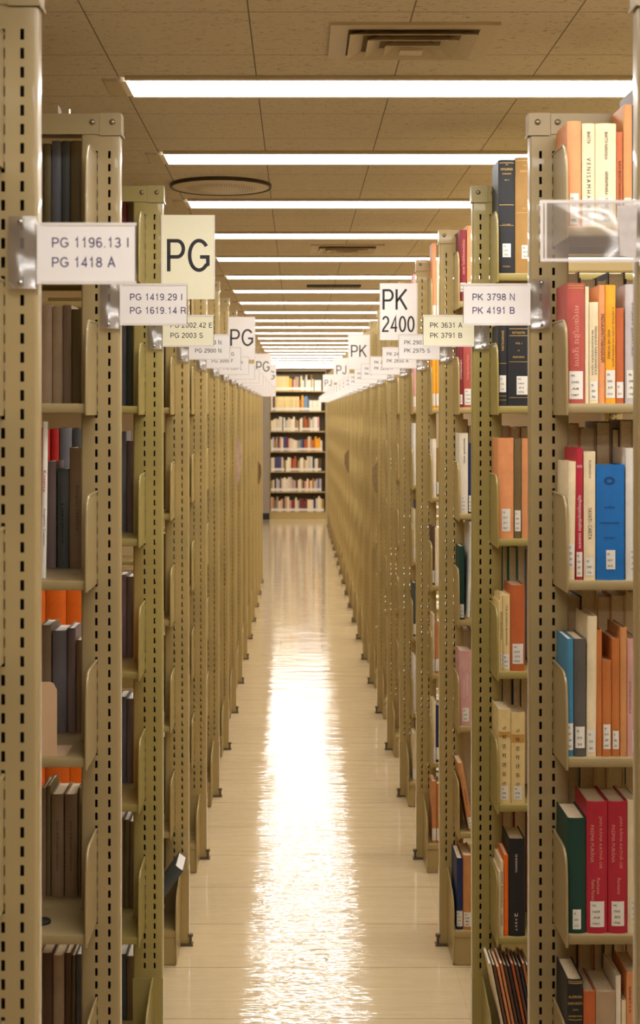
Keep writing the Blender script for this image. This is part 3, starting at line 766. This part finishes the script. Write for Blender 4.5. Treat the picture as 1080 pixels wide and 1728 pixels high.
row('R', 1, 3, FS, [
 (946, 968, 1078, 'tb', dict(desc='teal blue book at the left of the fourth right-hand shelf', pages=WPAGES, lab=(.012, .050, .9))),
 (968.5, 989, 1078, 'dg', dict(desc='dark grey book beside the teal blue book', lab=(.016, .040, .78))),
 (989.5, 1006, 1040, 'cr', dict(desc='tall cream book between the dark grey and reddish tan books', lab=(.008, .042, .75), lean=.008)),
 (1006.5, 1016, 1063, 'rb', dict(desc='thin reddish tan book right of the tall cream book')),
 (1016.5, 1032, 1114, 'rb', dict(desc='short reddish tan book, lowest of its shelf, with a white label', lab=(.014, .046, .78))),
 (1032.5, 1046, 1078, 'rb', dict(desc='reddish tan book right of the shortest one, with a white label', lab=(.014, .034, .78))),
 (1046.5, 1058, 1059, 'tn', dict(desc='tan book standing taller at the right of the fourth shelf')),
 (1058.5, 1080, 1078, 'pk', dict(desc='pink book at the right end of the fourth shelf', texts=[('KUVALAYAMALA', .2, .5, .06, .004, 1, DINK)], lab=(.010, .040, .25))),
])
row('R', 1, 4, FS, [
 (952, 989, 1380, 'fg', dict(desc='thick dark green book on the fifth right-hand shelf', lab=(.008, .037, .44), pages=PAGES)),
 (989.5, 1025.5, 1352, 'cm', dict(desc='crimson book titled JAIN RAMA KATHA OR PADMA PURANA, left of two', texts=[('JAIN RĀMA KATHĀ OR', .66, .69, .098, .0082, 1, P_), ('PADMA PURĀNA', .28, .68, .070, .0082, 1, P_), ('Ravisena', .55, .36, .03, .006, 1, P_), ('Padma Purana', .30, .33, .038, .006, 1, P_)], lab=(.012, .048, .66))),
 (1026, 1058.5, 1352, 'cm', dict(desc='crimson book titled JAIN RAMA KATHA OR PADMA PURANA, right of two', texts=[('JAIN RĀMA KATHĀ OR', .66, .69, .098, .0082, 1, P_), ('PADMA PURĀNA', .28, .68, .070, .0082, 1, P_), ('Ravisena', .55, .36, .03, .006, 1, P_)], lab=(.014, .046, .66))),
 (1059, 1080, 1350, 'cr', dict(desc='cream book right of the two crimson books', lab=(.02, .044, .5))),
])
row('R', 1, 5, FS, [
 (949, 984, 1652, 'bk', dict(desc='black book with gilt bands and lettering at the lower right', texts=[('ALAMKARA', .5, .87, .026, .005, 0, G_), ('SARVASVA', .5, .82, .028, .005, 0, G_), ('WITH', .5, .77, .010, .003, 0, G_), ('SANJIVANI', .5, .72, .026, .004, 0, G_)], bands=[(.97, .0014), (.985, .001), (.69, .001)])),
 (984.5, 1005, 1672, 'rs', dict(desc='rust orange book right of the black gilt book')),
 (1005.5, 1039, 1672, 'lt', dict(desc='wide dusty pinkish tan book on the lowest visible right shelf')),
 (1039.5, 1048, 1646, 'cw', dict(desc='thin off-white book on the lowest visible right shelf')),
 (1049, 1057, 1688, 'cr', dict(desc='low cream book beside the thin off-white book')),
 (1057.5, 1080, 1640, 'or', dict(desc='orange-tan book at the lower right corner', texts=[('SAHITYA', .22, .8, .05, .004, 1, B_)])),
])
# right side, third range (yellow-green)
FS2 = FS
row('R', 2, 0, FS, [
 (837, 869, 270, 'bk', dict(desc='tall black gilt-lettered book on the top shelf of the yellow-green range', texts=[('THE', .5, .955, .006, .003, 0, G_), ('KAVYALAMKARA', .5, .915, .030, .006, 0, G_), ('SUTRAVRITTI', .5, .875, .022, .0035, 0, G_), ('VOL. V', .5, .82, .012, .003, 0, G_), ('P. V. KANE', .5, .43, .018, .0025, 0, G_), ('P.O.B.A.', .5, .06, .018, .004, 0, G_)], bands=[(.97, .0012), (.60, .0012), (.42, .001)], lab=(.040, .034, .5), dep=.110)),
 (869.5, 905, 266, 'gb', dict(desc='golden brown book with gilt lettering beside the tall black one', texts=[('THE', .45, .93, .010, .004, 0, G_), ('AMARAKOSA', .5, .88, .03, .006, 0, G_), ('VOL.', .45, .56, .014, .004, 0, G_)], bands=[(.97, .0012), (.52, .0012)], lab=(.036, .034, .4), dep=.110)),
])
row('R', 2, 1, FS, [
 (838, 856, 548, 'bk', dict(desc='narrow black book with a white label, behind the PK 4191 B card', texts=[('DHVANYALOKA', .5, .80, .05, .006, 1, G_)], bands=[(.52, .001), (.12, .001), (.07, .001)], lab=(.034, .042, .75))),
 (856.5, 905, 548, 'bk', dict(desc='wide black gilt-banded book with a white label below the PK 4191 B card', texts=[('NATYASASTRA', .38, .90, .032, .006, 0, G_), ('VOL. I', .38, .77, .016, .005, 0, G_), ('OF', .38, .68, .005, .003, 0, G_), ('BHARATAMUNI', .38, .60, .028, .005, 0, G_)], bands=[(.945, .0014), (.86, .0014), (.54, .001), (.10, .001)], lab=(.028, .046, .38))),
])
row('R', 2, 2, FS, [
 (834, 867, 739, 'or', dict(desc='orange book with scuffed spine beside the bracket of the yellow-green range', lab=(.018, .056, .55))),
 (867.5, 880, 740, 'ol', dict(desc='olive brown book between two orange books', lab=(.018, .052, .8))),
 (880.5, 905, 740, 'or', dict(desc='orange book half hidden by the post, right of the olive brown book')),
])
row('R', 2, 3, FS, [
 (834, 839, 1015, 'py', dict(desc='thinnest pale yellow book beside the bracket, fourth shelf')),
 (839.5, 848, 1005, 'py', dict(desc='thin pale yellow pamphlet with an upright title', texts=[('SAHITYADARPANA', .5, .6, .07, .004, 1, B_)], lab=(.010, .036, .8))),
 (848.5, 861, 1004, 'py', dict(desc='pale yellow book left of the rust orange book', texts=[('THE AITAREYA BRAHMANA', .5, .6, .10, .0042, 1, B_)], lab=(.006, .036, .9))),
 (861.5, 886, 987, 'rs', dict(desc='rust orange cloth book with a white label on the fourth shelf', lab=(.018, .050, .75))),
])
DEV = ['ओं', 'भ', 'ठ', 'ग', 'त', 'क', 'त्री']
def devt(): return [(g, .46, .80 - i * .098, .0100, .0100, 0, B_) for i, g in enumerate(DEV)]
row('R', 2, 4, FS, [
 (835, 862, 1196, 'py', dict(desc='pale yellow book with upright lettering, left of a taped pair', texts=devt(), tape=(.70, .76), lab=(.010, .034, .6))),
 (862.5, 886, 1202, 'py', dict(desc='pale yellow book with a brown tape band, right of the pair', texts=devt(), tape=(.67, .76), lab=(.010, .034, .6))),
])
row('R', 2, 5, FS, [
 (834, 838.5, 1470, 'cr', dict(desc='thinnest cream book left of the orange and black books')),
 (839, 850, 1453, 'cr', dict(desc='thin cream book with an upright title beside the narrow orange one', texts=[('SRIMAD BHAGAVATA', .5, .62, .09, .004, 1, B_), ('VARANASI', .5, .22, .03, .004, 1, B_)])),
 (850.5, 858, 1443, 'og', dict(desc='narrow vivid orange book left of the big black book')),
 (858.5, 886, 1415, 'bk', dict(desc='big black book with small white lettering above the leaning row', texts=[('DIE BUDDHISTICA', .45, .75, .045, .0050, 1, W_I), ('2', .45, .22, .010, .008, 1, W_I), ('0 B 0 T', .45, .12, .030, .005, 1, W_I)])),
])
lean_cols = ['cr', 'br', 'or', 'tn', 'br', 'dk', 'rs', 'br', 'dk', 'rb', 'gy']
for n, c in enumerate(lean_cols):
    yy = yk(2) - .155
    X = (857 + n * 6.3 - VX) * yy / F
    book(X, yy, BASE_Z + .001, .0062, .240 - .004 * (n % 3), c, '%s thin volume, %s of the slanting row at the bottom right' % (CN[c][1], ORD[n]),
         'leaning thin volumes on the base shelf', dep=.1100, lean=-.20, lod=1, pages=WPAGES if n % 3 == 0 else PAGES)
# right side, fourth range
row('R', 3, 0, FS, [(776, 787.5, 388, 'mr', dict(desc='maroon book with pale upright lettering on the top shelf behind the PK 3798 card', texts=[('नाट्यशास्त्रम् कथा', .5, .62, .11, .008, 1, P_)], lab=(.030, .028, .9), dep=.110)),
                    (788, 800, 381, 'or', dict(desc='pale orange book beside the maroon book at the top', lab=(.03, .03, .9)))])
row('R', 3, 1, FS, [(773, 781, 560, 'mr', dict(desc='narrow maroon book under the cream PK 3631 card', texts=[('UPANISAD', .5, .5, .06, .005, 1, W_I)], lab=(.01, .03, .9))),
                    (781.5, 800, 552, 'ro', dict(desc='faded red book below the cream PK 3631 card', texts=[('विक्रमोर्वशीयम्', .4, .5, .08, .009, 1, P_)], lab=(.008, .05, .75)))])
row('R', 3, 2, FS, [(772, 790, 731, 'cw', dict(desc='off-white book with upright lettering on the fourth right-hand range', texts=[('कादम्बरी कथा', .55, .78, .08, .008, 1, B_)], lab=(.006, .050, .6))),
                    (790.5, 797, 748, 'nv', dict(desc='thin navy book beside the off-white book, fourth range', lab=(.006, .05, .8)))])
row('R', 3, 3, FS, [(770, 784, 922, 'fg', dict(desc='dark green book behind the tilted white one', lab=(.006, .042, .8)))])
yy = yk(3) + FS
book((787 - VX) * yy / F, yy - .03, SHELF_Z[3] + .012, .0075, .295, 'wh', 'tall white book sticking out and tilted at the fourth right-hand range', 'books on the fourth shelf of the fourth right-hand range', dep=.14, lean=.03, lod=1, pages=WPAGES)
row('R', 3, 4, FS, [(771.5, 797, 1098, 'pk', dict(desc='thick pink cloth book on the fourth right-hand range', texts=[('श्रीमद्भागवत', .6, .55, .07, .007, 1, W_I), ('VOLUME', .35, .5, .06, .004, 1, W_I)], lab=(.014, .042, .5)))])
book(0.5350, yy, SHELF_Z[5] + .0004, .0155, .215, 'tn', 'tan book leaning on the sixth shelf of the fourth right-hand range', 'books on the sixth shelf of the fourth right-hand range', lean=-.165, lod=2, dep=.115, lab=(.01, .034, .8), texts=[('SAMSKRTA', .5, .5, .05, .004, 1, B_)])
yb = yk(3) - .155
row('R', 3, 6, -.155, [(770.5, 781, 1448, 'nv', dict(desc='navy blue book on the base shelf of the fourth right-hand range', lab=(.010, .048, .96))),
                       (781.5, 797, 1443, 'tn', dict(desc='tan book beside the navy blue one at floor level', lab=(.010, .044, .85)))], dep=.14)
# right side, fifth and sixth ranges: narrow glimpses
G4 = [[('or', 410), ('cr', 441), ('cr', 455)], [('ye', 590), ('ye', 596), ('gb', 590)], [('cw', 741), ('gb', 756)], [('br', 888), ('cr', 892)], [('cr', 1037), ('tn', 1052)], [('cr', 1183), ('nv', 1190)], [('tn', 1318), ('rb', 1322)]]
for si, rw in enumerate(G4):
    sb = FS if si < 6 else -.155; y4 = yk(4) + sb
    x = 0.5005 * F / y4 + VX; sp = []
    for (c, t) in rw:
        wpx = random.uniform(6, 9); sp.append((x, x + wpx, t, c, dict(lod=1, lab=(.010, .045, .9)))); x += wpx + .3
    row('R', 4, si, sb, sp)
G5 = [['pk', 'or'], ['pk', 'mr'], ['wh', 'mr'], ['cr', 'nv'], ['sl', 'or'], ['wh', 'cr'], ['cr', 'br']]
for si, rw in enumerate(G5):
    sb = FS if si < 6 else -.155; y4 = yk(5) + sb
    x = 0.5005 * F / y4 + VX; sp = []
    for c in rw:
        t = VY - ((SHELF_Z[si] if si < 6 else BASE_Z) + random.uniform(.20, .27) - CAM_H) * F / y4
        wpx = random.uniform(6, 8); sp.append((x, x + wpx, t, c, dict(lod=1, lab=(.010, .045, .9)))); x += wpx + .3
    row('R', 5, si, sb, sp)
# rows on the far side of the right ranges (fore-edges towards the camera)
def back_row(side, k, si, xa, xb, cols, hmin, hmax, lod=1):
    zsh = SHELF_Z[si] if si < 6 else BASE_Z
    y = yk(k) + POST_D + .012; x = xa; n = 0
    while x < xb:
        w_ = random.uniform(.016, .036); w_ = min(w_, xb - x + .01)
        c = cols[n % len(cols)]
        book(x, y, zsh + .0002, w_ - .0006, random.uniform(hmin, hmax), c, '%s book, %s along the far side of the %s shelf, %s' % (CN[c][1], ORD[n], SHN[si], unit_name(side, k)),
             'books on the far side of the %s' % unit_name(side, k), dep=.110, flip=True, lod=lod)
        x += w_; n += 1
back_row('R', 1, 1, .535, .69, ['br', 'dk', 'lt', 'dk', 'bk'], .24, .265)
back_row('R', 1, 2, .535, .69, ['or', 'lt', 'bt', 'br', 'lt', 'or'], .262, .300)
back_row('R', 1, 3, .535, .69, ['nv', 'cr', 'tn', 'cr', 'py'], .275, .300)
back_row('R', 1, 4, .535, .69, ['tb', 'cr', 'py', 'cr', 'dk', 'py'], .282, .303)
back_row('R', 1, 5, .535, .69, ['dk', 'or', 'gy', 'dk', 'cw', 'dk'], .262, .295)
back_row('R', 2, 1, .535, .62, ['br', 'dk', 'bk'], .22, .25)
back_row('R', 2, 2, .535, .62, ['pk', 'or', 'br'], .272, .285)
back_row('R', 2, 3, .535, .62, ['gn', 'gn', 'lb', 'pu', 'bk'], .285, .303)
back_row('R', 2, 4, .535, .62, ['nv', 'nv', 'py', 'br'], .285, .303)
back_row('R', 2, 5, .535, .62, ['mr', 'mr', 'lt', 'br'], .27, .300)
for si in (2, 3, 4, 5): back_row('R', 3, si, .535, .60, random.sample(['cr', 'br', 'dk', 'tn', 'mr', 'nv', 'wh'], 3), .27, .30)

# left side, second range: books pushed back on the shelves
SB = 0.076
row('L', 1, 0, SB, [
 (60, 73, 243, 'bt'), (74, 87, 243, 'ol', dict(desc='olive brown book on the top left shelf beside the nearest post')), (87.5, 104, 238, 'sb', dict(desc='slate blue book on the top left shelf')),
 (104.5, 119, 238, 'sl', dict(desc='slate grey book between the slate blue and brown books, top left')), (119.5, 143, 238, 'ol', dict(desc='wide olive brown book beside the top left bracket'))], dep=.098)
row('L', 1, 1, SB, [
 (56, 69, 516, 'lt'), (70, 88.5, 515, 'lt'), (89, 106, 517, 'lt'), (106.5, 121, 515, 'bt'), (121.5, 144, 522, 'ol')], dep=.098)
row('L', 1, 2, SB, [
 (78, 95, 779, 'pg', dict(desc='mauve-grey book right of the tilted white book')),
 (97, 117, 791, 'sl', dict(desc='slate grey book, shortest of the left third shelf', texts=[('Literature', .5, .45, .08, .007, 1, B_)])),
 (117.5, 144, 756, 'bt', dict(desc='brownish grey book beside the left third shelf bracket', texts=[('The Penguin History'[4:], .5, .5, .09, .007, 1, DINK)]))], dep=.098)
yw = yk(1) - .11
book((69.5 - VX) * yw / F, yw, SHELF_Z[2] + .001, .0088, .295, 'wh', 'tilted white book with red lettering on the left third shelf', 'books on the third shelf of the second left-hand range',
     dep=.110, lean=.012, yaw=.165, lod=1, pages=WPAGES, texts=[('Koterce', .5, .62, .040, .006, 1, M((170, 30, 30), .5, 'red_ink', 0)), ('Angeliki Tsapaki', .5, .33, .07, .0045, 1, M((90, 80, 110), .5, 'grey_ink', 0))])
row('L', 1, 3, SB, [
 (68, 87, 1055, 'bt', dict(desc='brownish grey book behind the beige bookend', pages=WPAGES)),
 (89, 113, 1064, 'gy', dict(desc='wide grey book with pale page tops, left fourth shelf', pages=WPAGES)),
 (114, 128, 1060, 'pg', dict(desc='mauve-grey book right of the wide grey one', pages=WPAGES)),
 (129, 140, 1080, 'bt', dict(desc='short brownish grey book in front of the orange covers'))], dep=.098)
row('L', 1, 4, SB, [
 (70, 78, 1330, 'bt'), (78.5, 86, 1326, 'ol'),
 (87, 108, 1340, 'bt', dict(desc='brownish grey volume titled Story of Russian Literature, left of two', texts=[('Story of Russian Literature', .5, .5, .10, .007, 1, DINK)])),
 (109.5, 131, 1340, 'bt', dict(desc='brownish grey volume titled Story of Russian Literature, right of two', texts=[('Story of Russian Literature', .5, .5, .10, .007, 1, DINK)])),
 (132, 137, 1330, 'ol'), (137.5, 144, 1352, 'bt')], dep=.098)
row('L', 1, 5, SB, [
 (68, 89, 1608, 'br'), (90, 109, 1612, 'lt'), (110, 121, 1608, 'br'), (121.5, 128, 1612, 'ol'), (129, 144, 1610, 'sb', dict(pages=WPAGES))], dep=.098)
# second-row covers of vivid orange and red seen above them, on the third left range
def cover_row(k, si, sb, specs, nm):
    y = yk(k) + sb
    for n, (x0, x1, yt, c) in enumerate(specs):
        X = (x0 - VX) * y / F; W = (x1 - x0) * y / F - .0006
        zsh = SHELF_Z[si]; h = min(CAM_H - (yt - VY) * y / F - zsh, .300)
        book(X, y, zsh + .0002, W, h, c, '%s book, %s in the row glimpsed %s' % (CN[c][1], ORD[n], nm), 'books glimpsed ' + nm, dep=.11, lod=1)
cover_row(2, 2, FS, [(50, 68, 722, 'br'), (69, 85, 724, 'rd'), (86, 100, 724, 'rd'), (101, 122, 722, 'sb'), (123, 142, 724, 'sl'), (143, 160, 724, 'bt')], 'above the tilted white book at left')
cover_row(2, 3, FS, [(50, 77, 960, 'og'), (77.5, 112, 960, 'og'), (112.5, 148, 960, 'og'), (149, 170, 965, 'og')], 'above the grey books at left')
cover_row(2, 4, FS, [(40, 76, 1200, 'og'), (76.5, 118, 1200, 'og'), (118.5, 160, 1200, 'og')], 'above the two brownish volumes at left')
cover_row(2, 0, FS, [(70, 82, 360, 'rs'), (83, 97, 360, 'br'), (98, 113, 360, 'rs'), (114, 130, 360, 'br'), (131, 147, 360, 'rs'), (148, 160, 360, 'br')], 'under the top left shelf')
for si, (a, cols) in enumerate([(0, ['mr', 'br']), (0, ['sb', 'sl']), (0, ['sb', 'pg']), (0, ['pg', 'pg']), (0, ['sb', 'gy']), (0, ['bt', 'ol', 'bt']), (0, ['sl', 'bt'])]):
    tops = [340, 545, [728, 744], 970, 1176, 1380, 1610][si]
    y2 = yk(2) + SB; xr = VX - .4255 * F / y2; wtot = 29
    sp = []; nn = len(cols)
    for n, c in enumerate(cols):
        t = tops[n] if isinstance(tops, list) else tops + 3 * n
        sp.append((xr - wtot + wtot * n / nn, xr - wtot + wtot * (n + 1) / nn - .5, t, c, dict(lod=1, pages=WPAGES)))
    row('L', 2, si, SB, sp, dep=.098)
for si, cols in enumerate([['br'], ['dk'], ['dk', 'br'], ['br'], ['ol'], ['sb'], ['dk']]):
    y3 = yk(3) + SB; xr = VX - .4255 * F / y3; sp = []
    for n, c in enumerate(cols):
        zsh = SHELF_Z[si] if si < 6 else BASE_Z
        t = VY - (zsh + .25 - CAM_H) * F / y3
        sp.append((xr - 16 + 8 * n * 2 / len(cols), xr - 16 + 16 * (n + 1) / len(cols) - .4, t, c, dict(lod=1)))
    row('L', 3, si, SB, sp, dep=.098)
# slate book tipped out over the base shelf of the fourth left range
y3 = yk(3)
book(-0.492, y3 - .162, .127, .030, .20, 'sl', 'slate grey book tipped over and jutting out at the foot of the left ranges', 'books on the base shelf of the fourth left-hand range', dep=.14, lean=.62, lod=1, pages=WPAGES)
book(-0.548, y3 - .160, BASE_Z + .0002, .040, .215, 'dk', 'very dark brown book holding up the tipped slate book', 'books on the base shelf of the fourth left-hand range', dep=.14, lod=1)

# bookend, rubber pad, bits on the first left range
e = bpy.data.objects.new('bookend', None); COL.objects.link(e)
y = yk(1) - .125; e.location = ((69 - VX) * y / F, y, SHELF_Z[3] + .0004); tag(e, 'beige metal bookend standing at the front of the left fourth shelf', 'bookend')
BE = M((214, 178, 140), 0.45, 'bookend_enamel', 0.03)
b = MB(); b.prism([(0, 0.0012), (0.0300, 0.0012), (0.0300, .125), (0.0265, .130), (0.024, .136), (0.018, .139), (0, .139)], 'y', 0.0, 0.0012); obj('upright_plate', b.mesh('upright_plate', BE), e)
b = MB(); b.box(0, .046, 0, .085, 0, .0012); obj('foot_plate', b.mesh('foot_plate', BE), e)
b = MB(); b.lathe([(.018, 0), (.018, .004), (.015, .006), (.0005, .006)], (0, 0, 0), 'z', 24)
o = obj('rubber_pad', b.mesh('rubber_pad', RUBBER, True), None, ((70 - VX) * (yk(1) - .07) / F, yk(1) - .07, SHELF_Z[4])); tag(o, 'round black rubber pad lying on the left fifth shelf', 'pad')
e = bpy.data.objects.new('angle_bracket', None); COL.objects.link(e); e.location = (-0.468, yk(1) + .006, POST_H)
tag(e, 'small white metal angle bracket lying on top of the second left range', 'bracket')
b = MB(); b.box(0, .027, 0, .02, 0, .0015); obj('foot_plate', b.mesh('foot_plate', PAPER), e)
b = MB(); b.prism([(-.0015, 0), (.006, .0016), (.003, .012), (-.0015, .019)], 'y', .002, .004); obj('rib', b.mesh('rib', PAPER), e)
b = MB(); b.lathe([(.0025, .0015), (.0025, .012), (.0005, .012)], (.019, .010, 0), 'z', 8); obj('bolt', b.mesh('bolt', STEEL), e)

# ---------------------------------------------------------------- the bookcase across the end of the aisle
FD = 22.94
CX0, CX1 = -0.437, 0.456
e = bpy.data.objects.new('end_bookcase', None); COL.objects.link(e); e.location = (0, FD, 0)
tag(e, 'tall olive metal bookcase facing down the aisle from its far end', 'bookshelf')
pm = PAINT[2]
b = MB(); b.box(CX0 - .012, CX0, 0, .26, 0, 2.41); obj('side_panel', b.mesh('side_panel', pm), e)
b = MB(); b.box(CX1, CX1 + .012, 0, .26, 0, 2.41); obj('side_panel', b.mesh('side_panel', pm), e)
b = MB(); b.box(CX0, CX1, .250, .258, .1, 2.40); obj('back_panel', b.mesh('back_panel', M((120, 104, 74), .5, 'back_enamel')), e)
b = MB(); b.box(CX0, CX1, .004, .25, 2.385, 2.41); obj('top_panel', b.mesh('top_panel', pm), e)
b = MB(); b.box(CX0, CX1, .004, .25, .0, .10); obj('plinth', b.mesh('plinth', pm), e)
FZ = [.117 + .3255 * i for i in range(7)]
for z in FZ:
    b = MB(); b.box(CX0, CX1, 0, .249, z - .018, z); obj('shelf', b.mesh('shelf', pm), e)
FC = {'t': 'py', 'w': 'cw', 'c': 'cr', 'y': 'ye', 'g': 'gb', 'd': 'dk', 'p': 'pk', 'b': 'sb', 'L': 'lb', 'r': 'mr', 'o': 'rs', 'k': 'bk', 'B': 'pu', 'n': 'br', 'G': 'gr', 's': 'lt', 'v': 'nv', 'f': 'fg'}
FROWS = [  # bottom shelf first: colour letters and heights
 'pgbscpnscprrcGnrnrccwkGccg', 'scdGGbcwwcGspdccsnpcocgGGbG', 'wcBBBBcs-cwcroonscwsccGwfGcnn', 'wGgsnpcBBrpcwwcsLbvoocsooyyyw', 'cccccww-wGcccwwgs-cwnoonscGwwp', 'wnttttttttttttoyLLbwwwwww', 'wttttttttttyykpssncwbcwwgc-wwww']
FAR = []
FTOP = [.24, .23, .24, .24, .235, .25, .255]
for r, codes in enumerate(FROWS):
    z = FZ[r]; x = CX0 + .012; n = 0
    span = (CX1 - .05 - x) / len(codes)
    for ch in codes:
        w_ = span * random.uniform(.78, 1.15) if ch not in 'tB' else span * .98
        if ch == '-': x += span * .6; continue
        hh = FTOP[r] * (random.uniform(.72, 1.02) if ch not in 't' else .93)
        if ch == 'B': hh = .235
        if r in (5, 6) and ch == 'w' and n > 15: hh = .17 + .002 * (n % 3)
        c = FC[ch]
        o = book(x, FD + random.uniform(.012, .02), z + .0002, max(w_ - .0006, .008), hh, c,
             '%s book, %s from the left on the %s shelf of the end bookcase' % (CN[c][1], ORD[n], ['lowest', 'second lowest', 'third lowest', 'middle', 'third highest', 'second highest', 'highest'][r]),
             'books in the bookcase at the end of the aisle', dep=.16, lod=0, lab=(.012, .042))
        if r < 5 and not (r == 4 and n > 99): FAR.append(o)
        x += w_; n += 1
        if x > CX1 - .03: break
# past 300 books in view: the small ones on the five lower shelves of the far bookcase become one object
verts, faces, midx, mats = [], [], [], []
for o in FAR:
    me = o.data; n0 = len(verts); mw = Matrix.LocRotScale(o.location, o.rotation_euler, None)
    verts += [tuple(mw @ v.co) for v in me.vertices]
    mp = []
    for m in me.materials:
        if m not in mats: mats.append(m)
        mp.append(mats.index(m))
    for p in me.polygons: faces.append(tuple(n0 + i for i in p.vertices)); midx.append(mp[p.material_index])
    bpy.data.objects.remove(o); bpy.data.meshes.remove(me)
me = bpy.data.meshes.new('distant_books'); me.from_pydata(verts, [], faces)
for m in mats: me.materials.append(m)
for p, i in zip(me.polygons, midx): p.material_index = i
o = obj('distant_books', me)
tag(o, 'rows of small distant books filling the five lower shelves of the end bookcase', 'books', 'books in the bookcase at the end of the aisle', 'stuff')
